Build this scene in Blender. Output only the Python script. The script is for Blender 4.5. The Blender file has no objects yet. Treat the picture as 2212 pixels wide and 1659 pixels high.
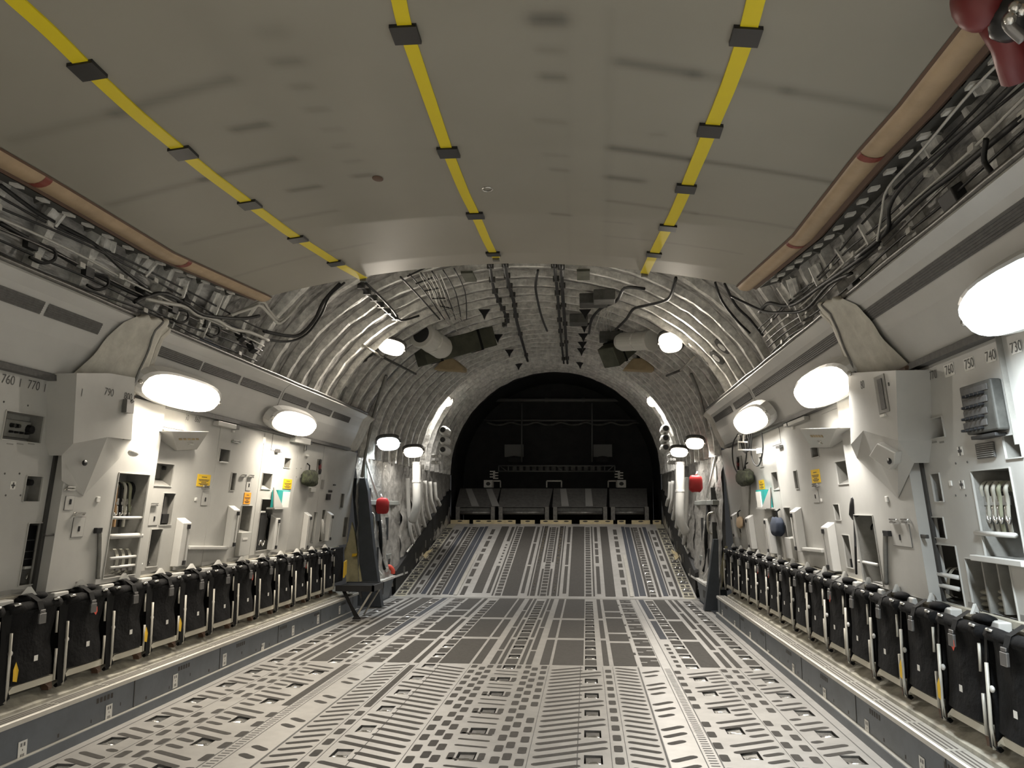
import bpy, math, random
from mathutils import Vector, Matrix, noise
random.seed(7)
scene = bpy.context.scene
col = scene.collection
V = Vector
# ---------------------------------------------------------------- camera (image 2212 x 1659)
FP, CX, CY = 1800.0, 1106.0, 829.5
CAM = V((0.795, 0.0, 1.59))
_d = V(((1267 - CX) / FP, -(1095 - CY) / FP, 1)).normalized()
PIT = math.atan2(-_d.y, _d.z); YAW = math.asin(_d.x)
_H = V((-math.sin(YAW), math.cos(YAW), 0)); RR = V((math.cos(YAW), math.sin(YAW), 0)); ZZ = V((0, 0, 1))
FF = _H * math.cos(PIT) + ZZ * math.sin(PIT); UU = -_H * math.sin(PIT) + ZZ * math.cos(PIT)
cd = bpy.data.cameras.new('camera'); cam = bpy.data.objects.new('camera', cd); col.objects.link(cam)
cam.matrix_world = Matrix(((RR.x, UU.x, -FF.x, CAM.x), (RR.y, UU.y, -FF.y, CAM.y), (RR.z, UU.z, -FF.z, CAM.z), (0, 0, 0, 1)))
cd.sensor_width = 36; cd.lens = FP / 2212 * 36; cd.clip_start = .05; cd.clip_end = 100
scene.camera = cam
# survey helpers: where a sight line meets a surface of the place
def ray(x, y): return FF + RR * ((x - CX) / FP) + UU * ((CY - y) / FP)
def atX(x, y, X): r = ray(x, y); return CAM + r * ((X - CAM.x) / r.x)
def atY(x, y, Y): r = ray(x, y); return CAM + r * ((Y - CAM.y) / r.y)
def atZ(x, y, z): r = ray(x, y); return CAM + r * ((z - CAM.z) / r.z)
SL = .092
def WP(x, y, s, off=0.):
    r = ray(x, y); t = (3.04 - off - SL * (CAM.z - 1) - s * CAM.x) / (s * r.x + SL * r.z); return CAM + r * t
def W(s, Y, z, off=0.): return V((s * (3.04 - off - SL * (z - 1)), Y, z))

# ---------------------------------------------------------------- materials
def mat(name, rgb, rough=.5, metal=0., var=0., scale=6., bump=0., bscale=40., emit=0., spec=.5, rgb2=None, stretch=None, coat=0.):
    m = bpy.data.materials.new(name); m.use_nodes = True
    nt = m.node_tree; b = nt.nodes['Principled BSDF']
    b.inputs['Base Color'].default_value = (*rgb, 1); b.inputs['Roughness'].default_value = rough
    b.inputs['Metallic'].default_value = metal; b.inputs['Specular IOR Level'].default_value = spec
    b.inputs['Coat Weight'].default_value = coat
    if emit:
        b.inputs['Emission Color'].default_value = (*rgb, 1); b.inputs['Emission Strength'].default_value = emit
    if var or bump:
        tc = nt.nodes.new('ShaderNodeTexCoord'); mp = nt.nodes.new('ShaderNodeMapping')
        if stretch: mp.inputs['Scale'].default_value = stretch
        nt.links.new(tc.outputs['Object'], mp.inputs['Vector'])
    if var:
        n = nt.nodes.new('ShaderNodeTexNoise'); n.inputs['Scale'].default_value = scale; n.inputs['Detail'].default_value = 6; n.inputs['Roughness'].default_value = .65
        cr = nt.nodes.new('ShaderNodeValToRGB')
        c2 = rgb2 or tuple(c * (1 - var) for c in rgb)
        cr.color_ramp.elements[0].position = .35; cr.color_ramp.elements[0].color = (*c2, 1)
        cr.color_ramp.elements[1].position = .62; cr.color_ramp.elements[1].color = (*[min(1, c * (1 + var * .4)) for c in rgb], 1)
        nt.links.new(mp.outputs[0], n.inputs['Vector']); nt.links.new(n.outputs['Fac'], cr.inputs[0]); nt.links.new(cr.outputs[0], b.inputs['Base Color'])
    if bump:
        n2 = nt.nodes.new('ShaderNodeTexNoise'); n2.inputs['Scale'].default_value = bscale; n2.inputs['Detail'].default_value = 5
        bp = nt.nodes.new('ShaderNodeBump'); bp.inputs['Strength'].default_value = bump; bp.inputs['Distance'].default_value = .02
        nt.links.new(mp.outputs[0], n2.inputs['Vector']); nt.links.new(n2.outputs['Fac'], bp.inputs['Height']); nt.links.new(bp.outputs[0], b.inputs['Normal'])
    return m
M = {}
M['paint'] = mat('warm grey paint', (.47, .465, .44), .42, var=.07, scale=2.2)
M['paint2'] = mat('pale grey paint', (.58, .575, .55), .38, var=.05, scale=3)
M['duct'] = mat('duct fairing paint', (.52, .515, .495), .45, var=.05, scale=2)
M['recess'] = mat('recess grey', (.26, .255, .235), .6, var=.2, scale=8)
M['dark'] = mat('dark interior', (.03, .03, .03), .6)
M['black'] = mat('black plastic', (.012, .012, .013), .35)
M['seam'] = mat('seam rubber', (.045, .043, .04), .7)
M['vent'] = mat('vent strip grey', (.115, .112, .108), .7, var=.2, scale=30)
M['ceil'] = mat('ceiling paint', (.27, .255, .215), .55)
M['insul'] = mat('insulation blanket', (.37, .36, .345), .6, metal=0., var=.5, scale=7, bump=1., bscale=16, rgb2=(.12, .118, .11), stretch=(1, 1.6, 1))
M['frame'] = mat('frame grey', (.78, .77, .73), .6, var=.35, scale=11, bump=.6, bscale=14)
M['foil'] = mat('crumpled foil', (.62, .60, .56), .3, metal=.6, var=.35, scale=7, bump=1., bscale=14)
M['tan'] = mat('tan fairing', (.40, .29, .18), .5, var=.15, scale=5)
M['brown'] = mat('brown seal', (.10, .055, .033), .6)
M['redband'] = mat('dark red band', (.19, .035, .022), .55)
M['plate'] = mat('dark root plate', (.075, .075, .068), .6, var=.4, scale=8)
M['white'] = mat('white card', (.75, .74, .70), .5)
M['offwhite'] = mat('off white fabric', (.56, .54, .48), .8, var=.15, scale=9, bump=.5, bscale=6)
M['yellow'] = mat('yellow tape', (.70, .56, .01), .45)
M['floor'] = mat('worn floor metal', (.43, .417, .395), .40, metal=.15, var=.12, scale=5)
M['floorb'] = mat('bright floor strip', (.53, .515, .49), .33, metal=.2, var=.1, scale=6)
M['grip'] = mat('grip tape', (.058, .053, .047), .85, var=.25, scale=30)
M['gripblue'] = mat('blue grip tape', (.050, .055, .068), .8, var=.25, scale=30)
M['steel'] = mat('bright steel', (.62, .61, .58), .25, metal=.9)
M['dsteel'] = mat('dark steel', (.16, .155, .145), .4, metal=.6, var=.3, scale=20)
M['kerb'] = mat('blue grey kerb', (.105, .120, .138), .45, var=.18, scale=4)
M['kerbtop'] = mat('kerb tread', (.56, .54, .49), .35, metal=.3, var=.1)
M['groove'] = mat('tread groove', (.09, .08, .07), .7)
M['skirt'] = mat('dusty beige sill', (.36, .34, .28), .6, var=.35, scale=7)
M['fabric'] = mat('black fabric', (.0055, .0055, .006), .85, var=.3, scale=18, spec=.2, bump=.3, bscale=25)
M['strap'] = mat('charcoal webbing', (.010, .010, .010), .8, spec=.2)
M['greystrap'] = mat('grey webbing', (.20, .195, .18), .75)
M['alu'] = mat('seat tube', (.50, .48, .42), .4, metal=.2)
M['cream'] = mat('cream bar', (.56, .53, .44), .45)
M['buckle'] = mat('buckle metal', (.22, .215, .21), .35, metal=.7)
M['tagyel'] = mat('yellow tag', (.75, .47, .02), .6)
M['tagred'] = mat('red tag', (.75, .09, .05), .6)
M['sign'] = mat('yellow sign', (.78, .50, .015), .5)
M['orange'] = mat('orange sign', (.82, .36, .03), .5)
M['teal'] = mat('teal folder', (.02, .30, .28), .5)
M['ink'] = mat('sign ink', (.04, .035, .03), .7)
M['camo'] = mat('camouflage cloth', (.040, .046, .024), .9, var=.7, scale=22, rgb2=(.010, .011, .008), bump=.6, bscale=14)
M['olive'] = mat('olive paint', (.075, .078, .055), .6, var=.3, scale=6)
M['tanpad'] = mat('tan padding', (.40, .31, .18), .8, var=.2, bump=.4, bscale=8)
M['slate'] = mat('slate post paint', (.042, .050, .060), .5, var=.2)
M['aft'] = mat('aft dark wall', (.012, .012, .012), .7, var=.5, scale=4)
M['aftbar'] = mat('aft dark tube', (.13, .13, .125), .5)
M['toe'] = mat('ramp toe panel', (.11, .107, .10), .65, var=.25, scale=12)
M['toe2'] = mat('ramp toe strip', (.30, .295, .28), .55)
M['hinge'] = mat('cream hinge strip', (.60, .50, .30), .5, var=.15, scale=10)
M['red'] = mat('red bag', (.45, .02, .02), .5)
M['blood'] = mat('dark red paint', (.15, .02, .02), .45)
M['cable'] = mat('black cable', (.018, .018, .018), .6)
M['cable2'] = mat('white cable sleeve', (.55, .54, .50), .6)
M['pipe'] = mat('white pipe', (.62, .61, .57), .45)
M['green'] = mat('pale green panel', (.25, .26, .24), .5, var=.12)
M['yelpost'] = mat('pale yellow post', (.52, .47, .28), .5, var=.2)
M['bluebag'] = mat('navy cloth', (.018, .026, .045), .9)
M['cloth'] = mat('peach cloth', (.62, .46, .30), .9)
WARM, COOL = (1., .89, .74), (.86, .95, 1.)
LS = 2.2
M['lampw'] = mat('warm lamp glass', WARM, .4, emit=LS)
M['lampn'] = mat('white lamp glass', (1., .90, .74), .4, emit=LS)
M['lampc'] = mat('cool lamp glass', COOL, .4, emit=LS)
for k in ('lampw', 'lampn', 'lampc'): M[k].cycles.emission_sampling = 'NONE'
M['blanket'] = mat('silver blanket', (.62, .61, .59), .5, metal=.1, var=.5, scale=5, bump=1., bscale=13, rgb2=(.20, .195, .19), stretch=(1, .5, 2.2))  # silver quilt, colour raised above the aft insulation for light it catches

# ---------------------------------------------------------------- mesh helpers
class MB:
    def __init__(s): s.v = []; s.f = []; s.m = []
    def face(s, pts, m=0):
        b = len(s.v); s.v.extend([tuple(p) for p in pts]); s.f.append(tuple(range(b, b + len(pts)))); s.m.append(m); return s
    def mesh(s, vs, fs, m=0):
        b = len(s.v); s.v.extend([tuple(p) for p in vs]); s.f.extend([tuple(b + i for i in f) for f in fs]); s.m.extend([m] * len(fs)); return s
    def hexa(s, p, m=0):      # 8 points: bottom ring 0-3, top ring 4-7
        return s.mesh(p, [(3, 2, 1, 0), (4, 5, 6, 7), (0, 1, 5, 4), (1, 2, 6, 5), (2, 3, 7, 6), (3, 0, 4, 7)], m)
    def box(s, a, b, m=0):
        x0, y0, z0 = a; x1, y1, z1 = b
        return s.hexa([(x0, y0, z0), (x1, y0, z0), (x1, y1, z0), (x0, y1, z0), (x0, y0, z1), (x1, y0, z1), (x1, y1, z1), (x0, y1, z1)], m)
    def obox(s, c, ax, ay, az, m=0):
        c, ax, ay, az = V(c), V(ax), V(ay), V(az)
        return s.hexa([c - ax - ay - az, c + ax - ay - az, c + ax + ay - az, c - ax + ay - az, c - ax - ay + az, c + ax - ay + az, c + ax + ay + az, c - ax + ay + az], m)
    def bar(s, p, q, w, h, m=0, up=(0, 0, 1)):
        p, q = V(p), V(q); d = q - p; n = d.normalized(); u = V(up)
        if abs(n.dot(u)) > .97: u = V((0, 1, 0)) if abs(n.y) < .9 else V((1, 0, 0))
        a = n.cross(u).normalized(); b = a.cross(n)
        return s.obox((p + q) / 2, d / 2, a * w / 2, b * h / 2, m)
    def prism(s, poly, vec, m=0):
        n = len(poly); vec = V(vec); a = [V(p) for p in poly]
        return s.mesh(a + [p + vec for p in a], [tuple(range(n - 1, -1, -1)), tuple(range(n, 2 * n))] + [(i, (i + 1) % n, n + (i + 1) % n, n + i) for i in range(n)], m)
    def tube(s, pts, r, n=6, m=0, closed=False):
        pts = [V(p) for p in pts]; N = len(pts); vs = []; fs = []; pa = None
        for i, p in enumerate(pts):
            a = pts[(i - 1) % N] if (closed or i > 0) else p; b = pts[(i + 1) % N] if (closed or i < N - 1) else p
            t = (b - a).normalized()
            if pa is None: pa = t.orthogonal().normalized()
            pa = (pa - t * pa.dot(t))
            pa = pa.normalized() if pa.length > 1e-6 else t.orthogonal().normalized()
            pb = t.cross(pa); rr = r[i] if isinstance(r, (list, tuple)) else r
            for k in range(n):
                an = 2 * math.pi * k / n; vs.append(p + pa * math.cos(an) * rr + pb * math.sin(an) * rr)
        for i in range(N if closed else N - 1):
            j = (i + 1) % N
            for k in range(n): fs.append((i * n + k, i * n + (k + 1) % n, j * n + (k + 1) % n, j * n + k))
        if not closed: fs.append(tuple(range(n - 1, -1, -1))); fs.append(tuple(range((N - 1) * n, N * n)))
        return s.mesh(vs, fs, m)
    def ell(s, c, rx, ry, rz, m=0, nu=14, nv=8, v0=-1., v1=1., rot=None):
        c = V(c); vs = []; fs = []
        for j in range(nv + 1):
            la = (v0 + (v1 - v0) * j / nv) * math.pi / 2
            for i in range(nu):
                lo = 2 * math.pi * i / nu; p = V((rx * math.cos(la) * math.cos(lo), ry * math.cos(la) * math.sin(lo), rz * math.sin(la)))
                vs.append(c + (rot @ p if rot else p))
        for j in range(nv):
            for i in range(nu): fs.append((j * nu + i, j * nu + (i + 1) % nu, (j + 1) * nu + (i + 1) % nu, (j + 1) * nu + i))
        return s.mesh(vs, fs, m)
    def grid(s, P, m=0):
        nr, nc = len(P), len(P[0]); vs = [p for r in P for p in r]
        return s.mesh(vs, [(i * nc + j, i * nc + j + 1, (i + 1) * nc + j + 1, (i + 1) * nc + j) for i in range(nr - 1) for j in range(nc - 1)], m)
    def cyl(s, p, q, r, n=12, m=0, r2=None):
        return s.tube([p, q], [r, r if r2 is None else r2], n, m)
    def build(s, name, mats, parent=None, smooth=False, bevel=0.):
        me = bpy.data.meshes.new(name)
        if not isinstance(mats, (list, tuple)): mats = [mats]
        if parent is not None: off = PW[parent.name]
        else:
            xs = [p[0] for p in s.v]; ys = [p[1] for p in s.v]; zs = [p[2] for p in s.v]
            off = V(((min(xs) + max(xs)) / 2, (min(ys) + max(ys)) / 2, min(zs)))
        me.from_pydata([(p[0] - off.x, p[1] - off.y, p[2] - off.z) for p in s.v], [], s.f)
        for k in mats: me.materials.append(M[k] if isinstance(k, str) else k)
        me.polygons.foreach_set('material_index', s.m)
        if smooth: me.polygons.foreach_set('use_smooth', [True] * len(s.f))
        me.validate(); me.update()
        o = bpy.data.objects.new(name, me); col.objects.link(o)
        if parent is not None: o.parent = parent; PW[o.name] = off
        else: o.location = off; PW[o.name] = off
        if bevel:
            b = o.modifiers.new('soft edge', 'BEVEL'); b.width = bevel; b.segments = 2; b.limit_method = 'ANGLE'
        return o
PW = {}
def tag(o, label, cat, group=None):
    o['label'] = label; o['category'] = cat
    if group: o['group'] = group
    return o
def struct(o): o['kind'] = 'structure'; return o
def thing(name, label, cat, loc, group=None):
    o = bpy.data.objects.new(name, None); col.objects.link(o); o.empty_display_size = .1
    o.location = loc; PW[o.name] = V(loc); tag(o, label, cat, group); return o
def text(s, name, parent, p, xdir, ydir, size, m='ink'):
    c = bpy.data.curves.new(name, 'FONT'); c.body = s; c.size = size; c.align_x = 'CENTER'; c.align_y = 'CENTER'; c.materials.append(M[m])
    o = bpy.data.objects.new(name, c); col.objects.link(o)
    x = V(xdir).normalized(); y = V(ydir).normalized(); z = x.cross(y).normalized(); y = z.cross(x)
    mw = Matrix(((x.x, y.x, z.x, p[0]), (x.y, y.y, z.y, p[1]), (x.z, y.z, z.z, p[2]), (0, 0, 0, 1)))
    if parent is not None:
        mw = Matrix.Translation(-PW[parent.name]) @ mw
    dp = bpy.data.meshes.new_from_object(o); n2 = bpy.data.objects.new(name, dp); bpy.data.objects.remove(o); col.objects.link(n2)
    if parent is not None: n2.parent = parent
    n2.matrix_basis = mw; return n2
def lerp(a, b, t): return a + (b - a) * t
def interp(xs, ys, x):
    if x <= xs[0]: return ys[0]
    for i in range(len(xs) - 1):
        if x <= xs[i + 1]: return lerp(ys[i], ys[i + 1], (x - xs[i]) / (xs[i + 1] - xs[i]))
    return ys[-1]
def smooth_path(pts, n=6):
    pts = [V(p) for p in pts]; out = []
    for i in range(len(pts) - 1):
        p0 = pts[max(i - 1, 0)]; p1 = pts[i]; p2 = pts[i + 1]; p3 = pts[min(i + 2, len(pts) - 1)]
        for k in range(n):
            t = k / n
            out.append(.5 * ((2 * p1) + (p2 - p0) * t + (2 * p0 - 5 * p1 + 4 * p2 - p3) * t * t + (3 * p1 - p0 - 3 * p2 + p3) * t ** 3))
    return out + [pts[-1]]
ORD = 'first second third fourth fifth sixth seventh eighth ninth tenth eleventh twelfth thirteenth fourteenth fifteenth sixteenth seventeenth eighteenth'.split()
SIDE = {-1: 'left', 1: 'right'}
# ================================================================ fuselage shell, frames
Z0 = 2.4
def sa(Y): return interp([-3, 12, 16, 21.5], [3.0, 2.98, 2.86, 2.72], Y)
def sb(Y): return interp([-3, 7.0, 9.2, 12, 21.5], [2.9, 2.9, 2.22, 2.3, 2.72], Y)
def shell(Y, ph, inset=0.):      # ph 0 = starboard springing, pi = port springing
    return V(((sa(Y) - inset) * math.cos(ph), Y, Z0 + (sb(Y) - inset) * math.sin(ph)))
FY = [-2 + .5 * k for k in range(48)]
def quilt(Y, ph, arc):
    k = abs(math.sin(math.pi * (Y + 2) / .5)); n = noise.noise(V((math.cos(ph) * 5, Y * 3.2, math.sin(ph) * 5))) + .5 * noise.noise(V((math.cos(ph) * 13, Y * 9, math.sin(ph) * 13)))
    return .035 * k ** .6 + .028 * n
def shell_patch(Ya, Yb, ph0, ph1, nphi, dy=.0625):
    ny = int((Yb - Ya) / dy)
    return [[shell(Ya + dy * j, ph0 + (ph1 - ph0) * i / nphi, quilt(Ya + dy * j, ph0 + (ph1 - ph0) * i / nphi, 0)) for i in range(nphi + 1)] for j in range(ny + 1)]
mb = MB(); mb.grid(shell_patch(7.5, 13.3, .30, math.pi - .30, 72))
vault = struct(mb.build('ceiling_vault', 'insul', smooth=True))
vault['label'] = 'silver quilted insulation lining the arched hull overhead'
mb = MB(); mb.grid(shell_patch(-2, 7.5, .228, 1.2, 40)); mb.grid(shell_patch(-2, 7.5, math.pi - 1.2, math.pi - .228, 40)); mb.build('blanket_lining', 'blanket', vault, smooth=True)
mb = MB(); mb.grid(shell_patch(13.3, 21.5, 0, math.pi, 90))
vault2 = mb.build('ceiling_lining', 'insul', vault, smooth=True)
mb = MB()
for s in (-1, 1):
    P = []
    for j in range(132):
        Y = 13.3 + .0625 * j; r = []
        for i in range(26):
            z = .15 + (Z0 - .15) * i / 25; q = quilt(Y, z, 0) + .02 * noise.noise(V((s * 7, Y * 5, z * 5)))
            r.append((s * (sa(Y) - q + .12 * (1 - z / Z0) ** 2 * -1), Y, z))
        P.append(r)
    mb.grid(P)
mb.build('wall_lining', 'foil', vault, smooth=True)
mb = MB(); R2 = []
def frame_ring(Y, ph0, ph1, n=64, w=.07, h=.085, ins=.015):
    m = MB(); ring = []
    for i in range(n + 1):
        ph = ph0 + (ph1 - ph0) * i / n
        w2 = w * (1 + .7 * noise.noise(V((Y * 3, ph * 16, 0)))); h2 = h * (1 + .25 * noise.noise(V((Y * 2, ph * 11, 4))))
        ring.append([shell(Y - w2 / 2, ph, ins - .03), shell(Y - w2 / 2, ph, ins + h2), shell(Y + w2 / 2, ph, ins + h2), shell(Y + w2 / 2, ph, ins - .03)])
    m.grid(ring); return m
for Y in FY:
    if Y < 2.4 or Y > 21.2: continue
    if Y < 13.3: frame_ring(Y, .24 if Y < 7.5 else .31, math.pi - (.24 if Y < 7.5 else .31)).build('fuselage_frame', 'frame', vault)
    else: frame_ring(Y, 0, math.pi, 80).build('fuselage_frame', 'frame', vault)
# outer skin behind the liner panels, and the closed forward end
for s in (-1, 1):
    mb = MB(); mb.box((s * 3.36, -2, 0), (s * 3.40, 13.3, 3.2)); w = struct(mb.build('wall_' + SIDE[s], 'dark'))
mb = MB(); mb.box((-3.4, -2.1, 0), (3.4, -2.0, 4.9)); struct(mb.build('wall_front', 'paint'))

# ================================================================ wing-box ceiling with its yellow strips
def cz(X, Y):
    zc = interp([-2, 2.2, 3.29, 3.44, 4.62, 5.81, 7.0, 7.6], [4.1, 3.86, 3.74, 3.725, 3.68, 3.707, 3.785, 3.85], Y)
    ze = interp([-2, 2.2, 3.0, 3.9, 4.43, 5.8, 7.6], [3.75, 3.60, 3.54, 3.495, 3.48, 3.48, 3.565], Y)
    return zc - (zc - ze) * (abs(X) / 2.27) ** 1.9
def edgeX(Y): return interp([-2, 2.5, 3.9, 4.43, 5.8, 7.5], [2.42, 2.36, 2.31, 2.275, 2.27, 2.19], Y)
CE = 7.5
def on_ceiling(x, y):
    r = ray(x, y); t = 1.; 
    for _ in range(400):
        p = CAM + r * t
        if p.z > cz(p.x, p.y): break
        t += .05
    lo, hi = t - .05, t
    for _ in range(30):
        t = (lo + hi) / 2; p = CAM + r * t
        if p.z > cz(p.x, p.y): hi = t
        else: lo = t
    return CAM + r * t
stains = []   # soot marks: (pixel ends, half width m, strength)
for a, b, w, k in [((30, 303), (250, 245), .05, .3), ((250, 245), (495, 172), .055, .55), ((240, 442), (440, 388), .04, .45), ((440, 388), (632, 344), .045, .75), ((400, 527), (725, 455), .03, .4),
                   ((500, 600), (800, 525), .025, .3), ((508, 280), (570, 269), .045, .8), ((630, 412), (685, 403), .04, .8), ((768, 381), (800, 378), .035, .75), ((600, 135), (640, 132), .05, .5), ((640, 188), (665, 187), .04, .4),
                   ((668, 238), (700, 236), .035, .4), ((700, 281), (735, 279), .03, .25), ((725, 318), (752, 314), .03, .3), ((750, 350), (775, 347), .03, .3), ((575, 70), (600, 68), .07, .25),
                   ((1162, 42), (1205, 42), .06, .95), ((1170, 108), (1205, 110), .04, .35), ((1178, 166), (1210, 168), .045, .65), ((1165, 260), (1215, 265), .035, .3), ((1180, 334), (1220, 337), .03, .25), ((1195, 366), (1222, 369), .035, .45), ((1195, 462), (1228, 465), .03, .7),
                   ((1342, 134), (1500, 160), .05, .7), ((1500, 160), (1700, 196), .045, .35), ((1700, 196), (1915, 238), .045, .5), ((1324, 320), (1500, 346), .045, .9), ((1500, 346), (1812, 397), .035, .75), ((1318, 383), (1383, 391), .045, .8), ((1315, 434), (1500, 461), .03, .5), ((1500, 461), (1725, 495), .025, .4),
                   ((1310, 510), (1600, 548), .02, .3), ((1305, 478), (1365, 484), .02, .3), ((1410, 292), (1430, 290), .03, .3), ((760, 140), (920, 560), .16, -.10), ((1318, 20), (1310, 560), .03, .12), ((1222, 20), (1232, 560), .02, .08), ((420, 20), (880, 580), .14, .10)]:
    p, q = on_ceiling(*a), on_ceiling(*b); stains.append((V((p.x, p.y)), V((q.x, q.y)), w, k))
NX, NYC = 150, 260
me = bpy.data.meshes.new('ceiling'); vs = []; st = []
for j in range(NYC + 1):
    Y = -2 + (CE + 2) * (j / NYC) ** .8
    e = edgeX(Y)
    for i in range(NX + 1):
        X = e * (2 * i / NX - 1); vs.append((X, Y, cz(X, Y))); t = 0
        P = V((X, Y))
        if Y > 2:
            for p, q, w, k in stains:
                d = q - p; u = max(0, min(1, (P - p).dot(d) / d.length_squared)); r = (P - p - d * u).length / w
                if r < 2.2: t += k * math.exp(-r * r * 1.3)
        st.append(t)
me.from_pydata(vs, [], [(j * (NX + 1) + i, j * (NX + 1) + i + 1, (j + 1) * (NX + 1) + i + 1, (j + 1) * (NX + 1) + i) for j in range(NYC) for i in range(NX)])
at = me.attributes.new('soot', 'FLOAT', 'POINT'); at.data.foreach_set('value', st)
me.polygons.foreach_set('use_smooth', [True] * len(me.polygons))
m = M['ceil']; nt = m.node_tree; bs = nt.nodes['Principled BSDF']
an = nt.nodes.new('ShaderNodeAttribute'); an.attribute_name = 'soot'; tc = nt.nodes.new('ShaderNodeTexCoord'); nz = nt.nodes.new('ShaderNodeTexNoise'); nz.inputs['Scale'].default_value = 1.3; nz.inputs['Detail'].default_value = 5
mx0 = nt.nodes.new('ShaderNodeMix'); mx0.data_type = 'RGBA'; mx0.inputs[6].default_value = (.245, .228, .19, 1); mx0.inputs[7].default_value = (.305, .288, .245, 1)
mx = nt.nodes.new('ShaderNodeMix'); mx.data_type = 'RGBA'; mx.inputs[7].default_value = (.045, .042, .035, 1); mx.clamp_factor = False
ml = nt.nodes.new('ShaderNodeMath'); ml.operation = 'MULTIPLY'; ml.inputs[1].default_value = .72
nt.links.new(tc.outputs['Object'], nz.inputs['Vector']); nt.links.new(nz.outputs['Fac'], mx0.inputs[0]); nt.links.new(mx0.outputs[2], mx.inputs[6]); nt.links.new(an.outputs['Fac'], ml.inputs[0]); nt.links.new(ml.outputs[0], mx.inputs[0]); nt.links.new(mx.outputs[2], bs.inputs['Base Color'])
me.materials.append(m); ceil = bpy.data.objects.new('ceiling', me); col.objects.link(ceil); struct(ceil); PW['ceiling'] = V((0, 0, 0))
mb = MB()     # upper skin and aft lip so the wing box has thickness
n = 40; top = []
for i in range(n + 1):
    X = edgeX(CE) * (2 * i / n - 1); top.append([(X, CE, cz(X, CE)), (X, CE + .03, cz(X, CE) + .015), (X, CE + .03, cz(X, CE) + .30)])
mb.grid(top); mb.build('aft_lip', 'ceil', ceil)
mb = MB(); mb.ell(on_ceiling(816, 385) - V((0, 0, .004)), .035, .05, .006, 0, 16, 6); mb.build('drain_plug', 'brown', ceil)
mb = MB()
p = on_ceiling(1053, 408)
mb.tube([p + V((math.cos(k * .45) * .035, math.sin(k * .45) * .035, -.003)) for k in range(14)], .005, 5, 0, True); mb.build('recessed_ring', 'steel', ceil)

def strip(name, px, clips, width, label):
    P = [on_ceiling(*q) for q in px]; P = smooth_path(P, 8)
    d0 = (P[0] - P[1]); ext = [V((P[0].x + d0.x / max(.001, -d0.y) * 0, P[0].y - k, 0)) for k in (1.5, 1.0, .5)]
    P = [V((p.x, p.y, cz(p.x, p.y))) for p in ext + P]
    t = thing('ceiling_line', label, 'marking line', P[-1], 'yellow lines along the ceiling')
    mb = MB(); rows = []
    for i, p in enumerate(P):
        d = (P[min(i + 1, len(P) - 1)] - P[max(i - 1, 0)]); sd = V((d.y, -d.x, 0)).normalized() * width / 2
        a, b = p - sd, p + sd
        rows.append([(a.x, a.y, cz(a.x, a.y) + .002), (a.x, a.y, cz(a.x, a.y) - .008), (b.x, b.y, cz(b.x, b.y) - .008), (b.x, b.y, cz(b.x, b.y) + .002)])
    mb.grid(rows); mb.build('tape', 'yellow', t)
    for q in clips:
        p = on_ceiling(*q); mb = MB(); h = .062; L = .065
        pts = [(p.x - h, p.y - L), (p.x + h, p.y - L), (p.x + h, p.y + L), (p.x - h, p.y + L)]
        mb.hexa([(x, y, cz(x, y) - .018) for x, y in pts] + [(x, y, cz(x, y) + .002) for x, y in pts]); mb.build('rubber_pad', 'black', t)
    mb = MB(); e = P[-1]; mb.box((e.x - .03, e.y - .02, e.z - .03), (e.x + .03, e.y + .03, e.z)); mb.build('end_bracket', 'dsteel', t)
strip('l', [(35, 0), (110, 68), (190, 147), (295, 244), (398, 330), (540, 440), (645, 515), (727, 567), (785, 601)], [(189, 149), (396, 328), (540, 440), (644, 515), (726, 567)], .075, 'yellow line along the ceiling beside the tan rail, leftmost of three')
strip('m', [(862, 0), (876, 60), (918, 185), (968, 328), (1002, 412), (1028, 466), (1052, 520), (1072, 556)], [(876, 71), (969, 327), (1027, 464), (1066, 547)], .066, 'yellow line down the middle of the ceiling, between the two others')
strip('r', [(1632, 0), (1612, 75), (1575, 180), (1534, 280), (1505, 350), (1482, 405), (1460, 455), (1442, 490), (1412, 548), (1392, 590)], [(1611, 75), (1533, 279), (1481, 405), (1442, 490), (1412, 548)], .075, 'yellow line along the ceiling ending over the right lamp, rightmost of three')

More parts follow.
